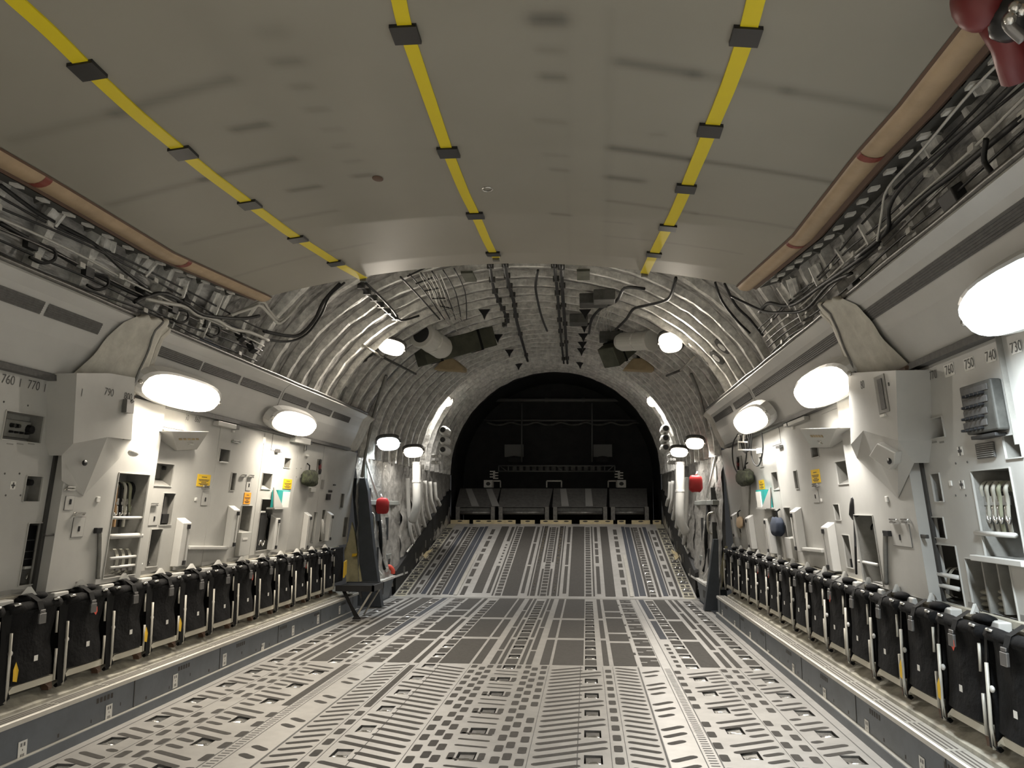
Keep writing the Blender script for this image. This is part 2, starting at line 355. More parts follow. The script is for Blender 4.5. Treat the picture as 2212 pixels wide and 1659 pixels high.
# tan fairing rails along both ceiling edges
def rail(s):
    Ys = [-2 + (CE + 2.05) * i / 60 for i in range(61)]
    t = thing('wing_root_rail', 'tan curved fairing rail with red bands along the %s ceiling edge' % SIDE[s], 'rail', (s * edgeX(CE), CE, cz(edgeX(CE), CE)))
    def prof(Y, k): # k 0..1 around a rounded underside
        e = edgeX(Y); z = cz(e, Y); w = .135
        a = math.pi * (1 - k); return (s * (e + w / 2 - math.cos(math.pi * k) * w / 2), Y, z - math.sin(math.pi * k) * .035 + k * -.02)
    mb = MB(); mb.grid([[prof(Y, k / 8) for k in range(9)] for Y in Ys]); mb.build('fairing', 'tan', t, smooth=True)
    mb = MB(); mb.grid([[prof(Y, 1), (s * (edgeX(Y) + .165), Y, cz(edgeX(Y), Y) - .035), (s * (edgeX(Y) + .20), Y, cz(edgeX(Y), Y) - .012)] for Y in Ys]); mb.build('edge_seal', 'brown', t)
    mb = MB(); mb.grid([[(s * (edgeX(Y) - .014), Y, cz(edgeX(Y), Y) - .002), (s * (edgeX(Y) + .002), Y, cz(edgeX(Y), Y) - .008), (s * (edgeX(Y) + .008), Y, cz(edgeX(Y), Y) + .003)] for Y in Ys]); mb.build('inner_seal', 'brown', t)
    for y in ((382, 562) if s < 0 else (328, 522)):
        p = None
        # station of the band along the rail
        for i in range(600):
            Y = 2 + i * .01; q = V((s * edgeX(Y), Y, cz(edgeX(Y), Y))) - CAM; py = CY - FP * q.dot(UU) / q.dot(FF)
            if py > y: break
        mb = MB(); mb.grid([[V(prof(Y + dy, k / 8)) - V((0, 0, .003)) for k in range(9)] for dy in (-.03, .03)]); mb.build('red_band', 'redband', t)
    # dark root plate rising outboard of the rail, with light clips
    pl = thing('wing_root_plate', 'dark plate studded with pale square clips outboard of the %s tan rail' % SIDE[s], 'plate', (s * 2.5, CE, 3.6))
    def pp(Y, k): e = edgeX(Y); z = cz(e, Y); return V((s * lerp(e + .20, e + .37, k), Y, lerp(z - .02, z + .03, k)))
    mb = MB(); mb.grid([[pp(Y, k / 3) for k in range(4)] for Y in Ys]); mb.grid([[pp(Y, 1), pp(Y, 1) + V((s * -.07, 0, .14))] for Y in Ys]); mb.build('panel', 'plate', pl)
    k = 0; Y = 2.3
    while Y < 7.45:
        c = pp(Y, .30); mb = MB(); mb.obox(c + V((0, 0, -.010)), V((s * .028, 0, .006)), V((0, .030, 0)), V((0, 0, -.008)), 0); mb.build('clip', 'white', pl)
        Y += .235 + .03 * math.sin(k * 2.1); k += 1
    for Y in [2.6 + .52 * i for i in range(10)]:
        a = pp(Y, .55); b = pp(Y, 1) + V((s * -.04, 0, .08)); mb = MB(); mb.bar(a - V((0, 0, .03)), b, .03, .05); mb.build('stiffener', 'plate', pl)
for s in (-1, 1): rail(s)

# ================================================================ overhead ducts along both walls
PR = [(2.95, 2.455), (2.86, 2.50), (2.80, 2.62), (2.755, 2.72), (2.72, 2.82), (2.69, 2.89), (2.66, 2.945), (2.615, 2.98), (2.59, 3.0), (2.60, 3.02), (2.95, 3.03)]
def pr_at(k):   # k in index units
    i = int(min(k, len(PR) - 2)); t = k - i; return lerp(PR[i][0], PR[i + 1][0], t), lerp(PR[i][1], PR[i + 1][1], t)
def pxY(x, y, s, X=2.72): return atX(x, y, s * X).y
def duct(s, Ya, Yb, label, strips, seams=()):
    t = thing('overhead_duct', label, 'duct', (s * 2.75, (Ya + Yb) / 2, 2.45))
    mb = MB(); mb.grid([[(s * x, Y, z) for x, z in PR] for Y in (Ya, Yb)])
    mb.face([(s * x, Ya, z) for x, z in PR]); mb.face([(s * x, Yb, z) for x, z in PR[::-1]]); mb.build('fairing', 'duct', t, smooth=False)
    for a, b, m in strips:
        mb = MB(); x0, z0 = pr_at(4.05); x1, z1 = pr_at(5.25)
        mb.face([(s * (x0 - .003), a, z0), (s * (x1 - .003), a, z1), (s * (x1 - .003), b, z1), (s * (x0 - .003), b, z0)]); 
        for q in range(1, 6):
            xx, zz = lerp(x0, x1, q / 6), lerp(z0, z1, q / 6); mb.bar((s * (xx - .004), a, zz), (s * (xx - .004), b, zz), .004, .006)
        mb.build('air_slot', m, t)
    mb = MB(); mb.box((s * 2.845, Ya, 2.452) if s > 0 else (s * 2.93, Ya, 2.452), (s * 2.93, Yb, 2.492) if s > 0 else (s * 2.845, Yb, 2.492)); mb.build('lower_seal', 'vent', t)
    for Y in seams:
        mb = MB(); mb.grid([[(s * (x - .002), Y + d, z) for x, z in PR[1:9]] for d in (-.006, .006)]); mb.build('joint', 'vent', t)
    if Yb > 8:
        mb = MB(); P = []
        for j in range(9):
            Y = Yb + .56 * j / 8; P.append([(s * (x + .01 + .02 * j / 8 + .02 * noise.noise(V((x * 9, Y * 5, z * 6)))), Y, z + .015 * noise.noise(V((z * 8, Y * 4, 2)))) for x, z in PR])
        mb.grid(P); mb.face([(s * (x + .04), Yb, z) for x, z in PR]); mb.build('end_cover', 'offwhite', t, smooth=True)
    # cable rail on top of the duct
    for k, (x, z, r, mm) in enumerate([(2.60, 3.035, .018, 'dsteel'), (2.65, 3.06, .014, 'cable'), (2.70, 3.07, .022, 'dsteel'), (2.75, 3.085, .012, 'cable2')]):
        mb = MB(); P = [V((s * (x + .008 * noise.noise(V((Y * 1.3, k, s)))), Y, z + .01 * noise.noise(V((Y * 1.1, k + 9, s))))) for Y in [Ya + (Yb - Ya) * i / 40 for i in range(41)]]; mb.tube(P, r, 5); mb.build('top_conduit', mm, t, smooth=True)
    return t
YL = [pxY(0, 650, -1) - .6]
duct(-1, -1.9, 6.0, 'pale overhead duct left of the fabric collar on the left wall', [(2.0, 4.98, 'vent'), (5.02, pxY(210, 718, -1), 'vent')])
duct(-1, 6.0, 12.7, 'pale overhead duct with two warm lamps under it on the left wall', [(pxY(322, 766, -1), pxY(428, 808, -1), 'vent'), (pxY(432, 810, -1), pxY(512, 838, -1), 'vent'), (pxY(517, 840, -1), pxY(600, 866, -1), 'vent'), (pxY(608, 868, -1), pxY(660, 888, -1), 'vent'), (pxY(665, 890, -1), pxY(712, 902, -1), 'vent'), (pxY(716, 904, -1), pxY(752, 914, -1), 'vent')], [pxY(604, 866, -1)])
duct(1, -1.9, 5.9, 'pale overhead duct above the numbered cards on the right wall', [(2.0, pxY(1875, 690, 1), 'vent')])
duct(1, 5.9, 12.6, 'pale overhead duct with two bright lamps under it on the right wall', [(pxY(1815, 750, 1), pxY(1632, 850, 1), 'vent'), (pxY(1626, 854, 1), pxY(1590, 874, 1), 'vent'), (pxY(1584, 878, 1), pxY(1546, 898, 1), 'vent')], [pxY(1629, 852, 1)])
def collar(s, Yc, label):
    t = thing('fabric_collar', label, 'fabric cover', (s * 2.7, Yc, 2.4))
    rows = []; nY = 22
    for j in range(nY + 1):
        v = j / nY; r = []
        for i in range(25):
            u = i / 24; x, z = pr_at(u * 9.3 + .2)
            flare = .42 * (1 - u) ** 1.6 if v < .5 else .10 * (1 - u)
            Y = Yc - (.22 + flare) + v * (.50 + flare + .08 * (1 - u))
            b = .05 * math.sin(math.pi * min(1, v * 1.02)) ** .7 + .035 * math.exp(-((v - .62) / .12) ** 2)
            b += .018; b += .014 * noise.noise(V((u * 6, v * 9, s * 4))) + .01 * math.sin(v * 26 + u * 3)
            n = V((-1, 0, -.35 + u * 1.1)).normalized()
            r.append((s * (x + n.x * b), Y, z + n.z * b))
        rows.append(r)
    mb = MB(); mb.grid(rows); mb.build('cover', 'offwhite', t, smooth=True)
    mb = MB(); k = 12; mb.tube([V(p) + V((-s * .004, 0, -.002)) for p in rows[k]], .009, 5); mb.build('lacing', 'dsteel', t)
    mb = MB(); mb.tube([V(p) + V((-s * .006, 0, -.004)) for p in [r[1] for r in rows]], .022, 6); mb.build('hem_rope', 'brown', t)
    mb = MB(); mb.tube([V(p) + V((-s * .004, 0, 0)) for p in rows[19]], .006, 5); mb.build('hem', 'offwhite', t)
collar(-1, 6.12, 'off white fabric collar laced around the duct on the left wall')
collar(1, 6.02, 'off white fabric collar laced around the duct on the right wall')

# ================================================================ lamps
def lamp(c, ax, ay, az, rl, rw, rh, m, label, housing='duct', group='cargo bay lamps', watts=30., spread=150, aim=None):
    c = V(c); ax, ay, az = V(ax).normalized(), V(ay).normalized(), V(az).normalized()   # ax along, az pointing out of the lens
    t = thing('cargo_lamp', label, 'lamp', c, group); rot = Matrix((ax, ay, az)).transposed()
    mb = MB(); rim = []
    for k in range(24):
        a = 2 * math.pi * k / 24; q = (abs(math.cos(a)) ** .75 * math.copysign(1, math.cos(a)), abs(math.sin(a)) ** .75 * math.copysign(1, math.sin(a)))
        rim.append(q)
    def ring(k, d): return [c + ax * q[0] * rl * k + ay * q[1] * rw * k + az * d for q in rim]
    rs = [ring(1.18, -rh * .75), ring(1.12, -.01), ring(1.02, .005), ring(1.0, -.004)]
    mb.grid([r + [r[0]] for r in rs]); mb.face(ring(1.18, -rh * .75)[::-1]); mb.build('housing', housing, t, smooth=False)
    mb = MB(); ls = [ring(1.0, 0), ring(.93, rh * .45), ring(.72, rh * .8), ring(.4, rh * .97)]
    mb.grid([r + [r[0]] for r in ls]); mb.face(ring(.4, rh * .97)); mb.build('lens', m, t, smooth=True)
    for q in (-1, 1):
        mb = MB(); p = c + ax * q * rl * 1.10; mb.ell(p, .02, .02, .02, 0, 8, 5); mb.build('latch', 'steel', t)
    ld = bpy.data.lights.new('lamp_light', 'AREA'); ld.shape = 'ELLIPSE'; ld.size = rl * 1.7; ld.size_y = rw * 1.5; ld.energy = watts; ld.spread = math.radians(spread); ld.color = {'lampw': (1., .90, .76), 'lampn': (1., .955, .89), 'lampc': COOL}[m]
    lo = bpy.data.objects.new('lamp_light', ld); col.objects.link(lo); lo.parent = t; z = -(V(aim).normalized() if aim else az); x = (ax - z * ax.dot(z)).normalized(); y = z.cross(x); q = az * (rh + .012)
    lo.matrix_basis = Matrix(((x.x, y.x, z.x, q.x), (x.y, y.y, z.y, q.y), (x.z, y.z, z.z, q.z), (0, 0, 0, 1)))
    return t
WD, WA = 34., 22.
def duct_lamp(s, px, py, rl, m, label):
    p = atX(px, py, s * 2.665); n = V((-s * .82, 0, -.57)); lamp(V((s * 2.765, p.y, p.z + .055)) + n * .095, (0, 1, 0), (s * -.57, 0, .82) if s > 0 else (.57, 0, .82), n, rl * 1.08, .14, .10, m, label, watts=WD * (1.5 if m == 'lampc' else 1), aim=(s * .08, 0, -1))
duct_lamp(-1, 402, 850, .60, 'lampw', 'large warm lamp under the duct beside the grey trapezoid shade, left wall')
duct_lamp(-1, 641, 915, .62, 'lampw', 'warm lamp under the duct nearer the ramp, left wall')
duct_lamp(1, 1768, 838, .62, 'lampn', 'white lamp under the duct beside the pillar on the right wall')
duct_lamp(1, 1617, 908, .72, 'lampn', 'warm lamp under the duct above the coiled wires, right wall')
duct_lamp(1, 2190, 640, .45, 'lampc', 'large bluish lamp cut by the right edge above the number cards')
for Y, s in ((1.2, -1), (1.2, 1), (-1.0, -1), (-1.0, 1)):  # extra lamps added out of view to brighten the near end
    n = V((-s * .82, 0, -.57)); lamp(V((s * 2.765, Y, 2.60)) + n * .095, (0, 1, 0), (-s * .57, 0, .82), n, .45, .125, .10, 'lampn', watts=WD * 1.5, aim=(-s * .3, 0, -1), label= 'added unseen lamp under the duct near the front bulkhead, ' + SIDE[s] + ' wall' + (' farther forward' if Y < 0 else ''))
def aft_lamp(px, py, Y, ax, n, rl, rw, m, label, wm=1., aim=None):
    p = atY(px, py, Y); n = V(n).normalized(); ax = V(ax); ax = (ax - n * ax.dot(n)).normalized(); lamp(p, ax, n.cross(ax), n, rl, rw, .07, m, label, 'dsteel', watts=WA * wm, aim=aim)
aft_lamp(846, 750, 11.6, (.85, 0, -.5), (.25, -.7, -.6), .19, .12, 'lampw', 'square lamp on the vault beside the left white drum', 1.4)
aft_lamp(1448, 740, 11.6, (.95, 0, .25), (-.2, -.75, -.6), .16, .155, 'lampw', 'round lamp on the vault beside the right white drum', 1.4)
aft_lamp(962, 867, 18, (.95, 0, -.3), (.3, -.7, -.6), .165, .125, 'lampn', 'small lamp on the left vault beside the black aft bulkhead', 3., (.25, -.1, -1))
aft_lamp(1412, 867, 18, (.95, 0, .3), (-.3, -.7, -.6), .145, .13, 'lampn', 'small lamp on the right vault beside the black aft bulkhead', 3., (-.25, -.1, -1))
aft_lamp(839, 958, 14.0, (1, 0, -.05), (.1, -.6, -.8), .19, .16, 'lampc', 'bluish lamp over the left side door with the red bag', .8, (.05, 0, -1))
aft_lamp(893, 976, 15.5, (1, 0, -.05), (.1, -.6, -.8), .18, .14, 'lampn', 'white lamp over the white pipe beside the left side door', .5, (.05, 0, -1))
aft_lamp(1501, 957, 14.0, (1, 0, .1), (-.1, -.6, -.8), .145, .13, 'lampn', 'white lamp over the right side door, higher of two', .8, (-.05, 0, -1))
aft_lamp(1467, 976, 15.5, (1, 0, .05), (-.1, -.6, -.8), .155, .12, 'lampn', 'white lamp over the white pipe beside the right side door', .5, (-.05, 0, -1))
# ================================================================ cargo floor
PK = [(0, .062, [4.91 + .609 * k for k in range(17)], 0), (.818, .06, [4.91 + .609 * k for k in range(17)], 0), (1.832, .063, [5.09 + .607 * k for k in range(16)], 1), (2.465, .064, [5.05 + .61 * k for k in range(16)], 1)]
PKD = .19
cols = []
for u, hw, ys, b in PK:
    for s in ((1,) if u == 0 else (-1, 1)): cols.append((s * u, hw, [y for y in ys if y + PKD < 14.8], b))
cols.sort()
FX = 2.69
def in_bright(x): return 1 if 1.30 < abs(x) < 1.62 else 0
mb = MB(); xs = [-FX]
for u, hw, ys, b in cols:
    xs += [u - hw, u + hw]
xs.append(FX)
for i in range(len(xs) - 1):
    a, b = xs[i], xs[i + 1]
    if i % 2 == 0:
        br = [a] + sorted([q for q in (-1.62, -1.30, 1.30, 1.62) if a < q < b]) + [b]
        for p, q in zip(br, br[1:]): mb.face([(p, -2, 0), (q, -2, 0), (q, 15.0, 0), (p, 15.0, 0)], in_bright((p + q) / 2))
    else:
        ys = cols[i // 2][2]; y0 = -2
        for y in ys:
            mb.face([(a, y0, 0), (b, y0, 0), (b, y, 0), (a, y, 0)]); y0 = y + PKD
        mb.face([(a, y0, 0), (b, y0, 0), (b, 15.0, 0), (a, 15.0, 0)])
mb.box((-2.72, 14.98, -.02), (2.72, 15.12, .008), 1)
floor = struct(mb.build('floor', ['floor', 'floorb']))
# grip tape let into the floor plates
def capsule(mb, x0, y0, x1, y1, w, z=.0015, m=0, tf=None, n=4):
    d = V((x1 - x0, y1 - y0)); L = d.length; d /= L; nn = V((-d.y, d.x)); w2 = w / 2; pts = []
    a, b = V((x0, y0)) + d * w2, V((x1, y1)) - d * w2
    for k in range(n + 1): t = -math.pi / 2 + math.pi * k / n; pts.append(b + d * math.cos(t) * w2 + nn * math.sin(t) * w2)
    for k in range(n + 1): t = math.pi / 2 + math.pi * k / n; pts.append(a + d * math.cos(t) * w2 + nn * math.sin(t) * w2)
    mb.face([(p.x, p.y, z) for p in pts], m)
def rrect(mb, x0, y0, x1, y1, z=.0015, m=0, r=.014, tf=None):
    r = min(r, abs(x1 - x0) * .45, abs(y1 - y0) * .45); pts = []
    if x0 > x1: x0, x1 = x1, x0
    for cx, cy, a0 in ((x1 - r, y0 + r, -90), (x1 - r, y1 - r, 0), (x0 + r, y1 - r, 90), (x0 + r, y0 + r, 180)):
        for k in range(4): a = math.radians(a0 + 30 * k); pts.append((cx + r * math.cos(a), cy + r * math.sin(a)))
    mb.face([tf(*p) if tf else (p[0], p[1], z) for p in pts], m)
rnd = random.Random(3)
near = MB(); YN = 8.74
for s in (-1, 1):
    def sq(u, y0, pitch, hw=.029, hl=.074, y1=YN, skip=None):
        y = y0
        while y < y1:
            if not (6.74 < y < 6.92 and u > .3) and not (skip and skip[0] < y < skip[1]): rrect(near, s * (u - hw), y - hl, s * (u + hw), min(y + hl, YN), r=.016)
            y += pitch
    sq(.192, 4.51, .26); sq(.264, 4.56, .267); sq(.352, 4.465, .262); sq(.985, 4.54, .265, skip=(6.8, 9) if s < 0 else None); sq(1.655, 4.6, .28, skip=(6.8, 9) if s < 0 else None); sq(2.117, 4.62, .287); sq(2.225, 4.68, .262)
    y = 5.0
    for k in range(7): rrect(near, s * .078, 4.93 + .609 * k, s * .122, 5.08 + .609 * k)
    def slots(ua, ub, y0, pitch, slope, w, cyc=None, jit=0):
        y = y0; k = 0
        while y < YN - .02:
            a, b = (ua, ub)
            if cyc: a, b = cyc[k % len(cyc)]
            if a is not None:
                yy = y + (a - ua) * slope; ye = yy + (b - a) * slope
                if ye < YN and yy < YN: capsule(near, s * a, yy, s * b, ye, w)
            y += pitch * (1 + jit * math.sin(k * 2.3)); k += 1
    slots(.43, .915, 4.86, .1523, .54, .052, [(.43, .735), (.43, .915), (.43, .915), (.43, .735)])
    slots(1.056, 1.265, 4.72, .147, -.48, .05)
    slots(1.312, 1.482, 4.65, .19, .8, .058, [(1.312, 1.482), (1.312, 1.482), (None, None), (1.325, 1.45)] if s > 0 else [(1.35, 1.47), (1.33, 1.46), (None, None), (None, None)], .1)
    slots(1.735, 2.055, 4.62, .152, .55, .052, [(1.735, 2.055), (1.735, 2.055), (1.91, 2.055), (1.91, 2.055)])
    slots(2.30, 2.53, 4.6, .1525, .54, .052, [(2.30, 2.53), (2.30, 2.53), (2.30, 2.39), (None, None)])
    for y in (6.83,): pass
    for k in range(75): near.face([(s * 1.545, 4.6 + .055 * k, .0012), (s * 1.60, 4.6 + .055 * k, .0012), (s * 1.60, 4.618 + .055 * k, .0012), (s * 1.545, 4.618 + .055 * k, .0012)], 1)
    for u, w in ((.715, .007), (1.288, .014), (.40, .004), (.935, .004), (1.035, .004), (1.525, .006), (1.62, .008), (2.08, .004), (2.28, .004), (2.585, .008)): near.box((s * u - w / 2, 2, .0004), (s * u + w / 2, YN if u not in (1.525, 1.62, 2.585) else 15, .0012), 1)
for k in range(26):
    y = 4.60 + .1523 * k
    if k % 4 != 3 and y < YN - .1: capsule(near, -.115, y + .052, .115, y, .032)
rrect(near, -1.69, 6.86, -1.62, 8.66); rrect(near, -1.015, 6.87, -.955, 8.67)
near.build('grip_slots', ['grip', 'vent'], floor)
far = MB(); rows = [(8.80, 10.42), (10.58, 12.22), (12.42, 14.93)]
for s in (-1, 1):
    def bar(ua, ub, rr=rows, m=0, r=.012):
        for a, b in rr: rrect(far, s * ua, a, s * ub, b, m=m, r=r)
    bar(.088, .13); bar(.155, .215, [(8.8, 9.6), (9.68, 11.4), (11.5, 13.2), (13.3, 14.93)]); bar(.298, .395)
    bar(.425, .742, r=.01); bar(.945, 1.005)
    for a, b in ((8.80, 10.25), (10.38, 10.95), (11.08, 12.45), (12.6, 13.15), (13.3, 14.9)):
        rrect(far, s * 1.05, a, s * 1.285, b, r=.012); far.box((min(s * 1.285, s * 1.31), (a + b) / 2 - .07, .0005), (max(s * 1.285, s * 1.31), (a + b) / 2 + .07, .0014))
    y = 8.8
    while y < 14.6: rrect(far, s * 1.335, y, s * 1.515, y + .5, r=.008); far.face([(s * 1.335, y + .2, .002), (s * 1.40, y + .2, .002), (s * 1.40, y + .23, .002), (s * 1.335, y + .23, .002)], 2); far.face([(s * 1.44, y + .3, .002), (s * 1.515, y + .3, .002), (s * 1.515, y + .33, .002), (s * 1.44, y + .33, .002)], 2); y += .62
    for y in [8.85 + .255 * k for k in range(6)]: rrect(far, s * 1.675, y - .07, s * 1.725, y + .07)
    bar(1.665, 1.75, rows[1:], 1); bar(1.915, 2.11); bar(2.165, 2.225, [(8.8, 9.7), (9.85, 11.3), (11.45, 13.1), (13.25, 14.93)]); bar(2.265, 2.325, [(8.8, 10.0), (10.12, 11.9), (12.02, 14.93)])
for u, hw, ys, b in cols:
    for y in ys:
        if y > 8.5 and y + PKD + .07 < 14.9: rrect(far, u - hw, y + PKD + .06, u + hw, y + .609 - .06, r=.01)
far.build('grip_panels', ['grip', 'gripblue', 'floorb'], floor)
# recessed tie-down rings
def ring_mesh(bright, hw):
    mb = MB(); d = .05
    for a, b in (((-hw, 0), (hw, 0)), ((hw, 0), (hw, PKD)), ((hw, PKD), (-hw, PKD)), ((-hw, PKD), (-hw, 0))): mb.face([(*a, 0), (*b, 0), (*b, -d), (*a, -d)])
    mb.face([(-hw, 0, -d), (hw, 0, -d), (hw, PKD, -d), (-hw, PKD, -d)])
    mb.box((-hw * .8, .085, -.04), (hw * .8, PKD - .012, -.012), 1 if bright else 0)
    mb.tube(smooth_path([(-hw * .62, .035, -.02), (-hw * .7, .012, -.006), (0, .006, -.002), (hw * .7, .012, -.006), (hw * .62, .035, -.02), (hw * .45, .08, -.016), (-hw * .45, .08, -.016), (-hw * .62, .035, -.02)], 3), .0075, 6, 1)
    for q in (-1, 1): mb.box((q * hw * .6 - .012, .02, -.04), (q * hw * .6 + .012, .06, -.006), 1)
    me = bpy.data.meshes.new('tie_down_ring'); me.from_pydata(mb.v, [], mb.f); me.materials.append(M['dsteel']); me.materials.append(M['steel']); me.polygons.foreach_set('material_index', mb.m); return me
rm = {0: ring_mesh(0, .06), 1: ring_mesh(1, .063)}
allr = sorted([(y, u, b) for u, hw, ys, b in cols for y in ys])
for i, (y, u, b) in enumerate(allr[:96]):
    o = bpy.data.objects.new('tie_down_ring', rm[b]); col.objects.link(o); o.parent = floor; o.location = V((u, y, 0)) - PW['floor']
mb = MB()
for y, u, b in allr[96:]:
    me_ = rm[b]; mb.mesh([(v.co.x + u, v.co.y + y, v.co.z) for v in me_.vertices], [tuple(p.vertices) for p in me_.polygons]); mb.m[-len(me_.polygons):] = [p.material_index for p in me_.polygons]
o = mb.build('tie_down_ring', ['dsteel', 'steel'], floor); o['kind'] = 'stuff'

# ================================================================ ramp
M['primer'] = mat('pale primer border', (.50, .47, .36), .4, metal=.2, var=.1)
RA, RB = V((0, 15.12, 0.0)), V((0, 21.05, 1.17))
RN = V((0, -(RB.z - RA.z), RB.y - RA.y)).normalized(); RL = (RB - RA).length; RD = (RB - RA) / RL
def RP(x, v, o=.0016): p = RA + RD * v + RN * o; return (x, p.y, p.z)
ramp = thing('cargo_ramp', 'sloping metal cargo ramp with dark grip strips beyond the flat floor', 'ramp', (0, 15.12, 0))
mb = MB(); mb.hexa([RP(-2.70, 0, -.12), RP(2.70, 0, -.12), RP(2.66, RL, -.12), RP(-2.66, RL, -.12), RP(-2.70, 0, 0), RP(2.70, 0, 0), RP(2.66, RL, 0), RP(-2.66, RL, 0)]); mb.build('ramp_plate', 'floor', ramp)
g = MB()
def rr2(xa, xb, va, vb, m=0, r=.012): rrect(g, xa, va, xb, vb, m=m, r=r, tf=lambda x, v: RP(x, v))
for s in (-1, 1):
    rw = [(.25, 2.1), (2.2, 4.0), (4.1, RL - .35)]
    for a, b in [(.12, 1.9), (2.4, RL - .4)]: rr2(s * .066, s * .105, a, b)
    rr2(s * .145, s * .235, .1, RL - .25); rr2(s * .255, s * .285, .1, RL - .25)
    for a, b in rw: rr2(s * .345, s * .41, a, b)
    rr2(s * .455, s * .735, .1, RL - .3, r=.01); rr2(s * .895, s * .925, .1, RL - .3)
    for a, b in ([(.25, 2.1), (2.35, 2.9), (3.0, 3.5), (3.6, 4.05), (4.2, RL - .35)] if s > 0 else [(.25, 2.1), (4.2, RL - .35)]): rr2(s * .965, s * 1.035, a, b)
    if s < 0:
        for k in range(7): rr2(s * .98, s * 1.025, 2.3 + .25 * k, 2.42 + .25 * k)
    rr2(s * 1.11, s * 1.29, .1 if s > 0 else .25, RL - .3, r=.01)
    v = .12; k = 0
    while v < RL - .6: L = .55 if k % 2 == 0 else .3; rr2(s * 1.415, s * 1.50, v, v + L, r=.006); v += L + .17; k += 1
    rr2(s * 1.625, s * 1.70, .12, RL - .3, 1); rr2(s * 1.85, s * 1.895, .1, RL - .4); rr2(s * 2.045, s * 2.095, .1, RL - .4)
    for a, b in rw: rr2(s * 1.715, s * 1.825, a - .1, b, 1, r=.004); rr2(s * 2.13, s * 2.215, a - .1, b, 1, r=.004)
    rr2(s * 2.232, s * 2.258, .2, RL - .8); rr2(s * 2.405, s * 2.455, .1, RL - .7)
    for k in range(9): rr2(s * 2.295, s * 2.37, .15 + .6 * k, .15 + .6 * k + (.3 if k % 2 else .42))
    k = 0
    while .1 + .5 * k < RL - .5:
        b = .1 + .5 * k; rr2(s * 2.485, s * 2.66, b, b + .06); rr2(s * 2.495, s * 2.565, b + .1, b + .24); rr2(s * 2.59, s * 2.66, b + .1, b + .24); rr2(s * 2.49, s * 2.66, b + .29, b + .45, 3); k += 1
    for k in range(26): rr2(s * .165, s * .215, .2 + .21 * k, .27 + .21 * k, 4, r=.004)
for u in (0, -.812, .812, -1.953, 1.953):
    k = 0
    while .1 + .2 * k < RL - .5:
        b = .1 + .2 * k; rr2(u - .052, u + .052, b, b + .155, 3 if k % 3 == 1 else 0, r=.006); k += 1
g.build('grip_strips', ['grip', 'gripblue', 'kerbtop', 'dsteel', 'hinge'], ramp)
mb = MB()
for s in (-1, 1): mb = MB(); mb.face([RP(s * 2.472, .02, .0008), RP(s * 2.672, .02, .0008), RP(s * 2.665, RL - .05, .0008), RP(s * 2.472, RL - .05, .0008)]); mb.build('primer_border', 'primer', ramp)
mb = MB()
for s in (-1, 1):
    mb.hexa([RP(s * 1.545, .1, 0), RP(s * 1.605, .1, 0), RP(s * 1.605, 3.0, 0), RP(s * 1.545, 3.0, 0), RP(s * 1.545, .1, .012), RP(s * 1.605, .1, .012), RP(s * 1.605, 3.0, .012), RP(s * 1.545, 3.0, .012)])
mb.build('guide_rail', 'kerbtop', ramp)
for s in (-1, 1):
    mb = MB(); mb.prism([RP(s * 2.60, 2.6, -.02), RP(s * 2.60, 3.5, -.02), RP(s * 2.698, 3.2, -.02), RP(s * 2.698, 2.85, -.02)], RN * .03); mb.build('side_lug', 'hinge', ramp)
k = 0
for s in (-1, 1):
    for u in (1.953, 2.575):
        for i in range(10 if u > 2 else 9):
            v = .47 + .5 * i if u > 2 else .33 + .6 * i
            if v > RL - .4: continue
            mb = MB(); mb.tube([RP(s * u - .05, v, .004), RP(s * u - .035, v + .04, .02), RP(s * u + .035, v + .04, .02), RP(s * u + .05, v, .004)], .012, 5); mb.build('tie_down_ring', 'steel', ramp)
mb = MB(); hx = [-2.62, -2.2, -1.9, -.8, -.55, 0, .1, .95, 1.05, 1.30, 1.55, 2.62]
top = thing('hinge_strip', 'cream hinge strip with dark holes across the top of the ramp', 'hinge', (0, 21.07, 1.2))
for a, b in ((-2.62, -2.15), (-2.05, -.98), (-.85, -.5), (-.36, .42), (.62, 1.45), (1.55, 1.75), (1.9, 2.35), (2.42, 2.62)):
    mb = MB(); mb.box((a, 21.05, 1.17), (b, 21.12, 1.265)); n = max(1, int((b - a) / .26)); 
    for i in range(n): x = a + (b - a) * (i + .5) / n; mb.ell((x, 21.05, 1.235), .065, .004, .018, 1, 12, 4)
    mb.build('strip_segment', ['hinge', 'dark'], top)

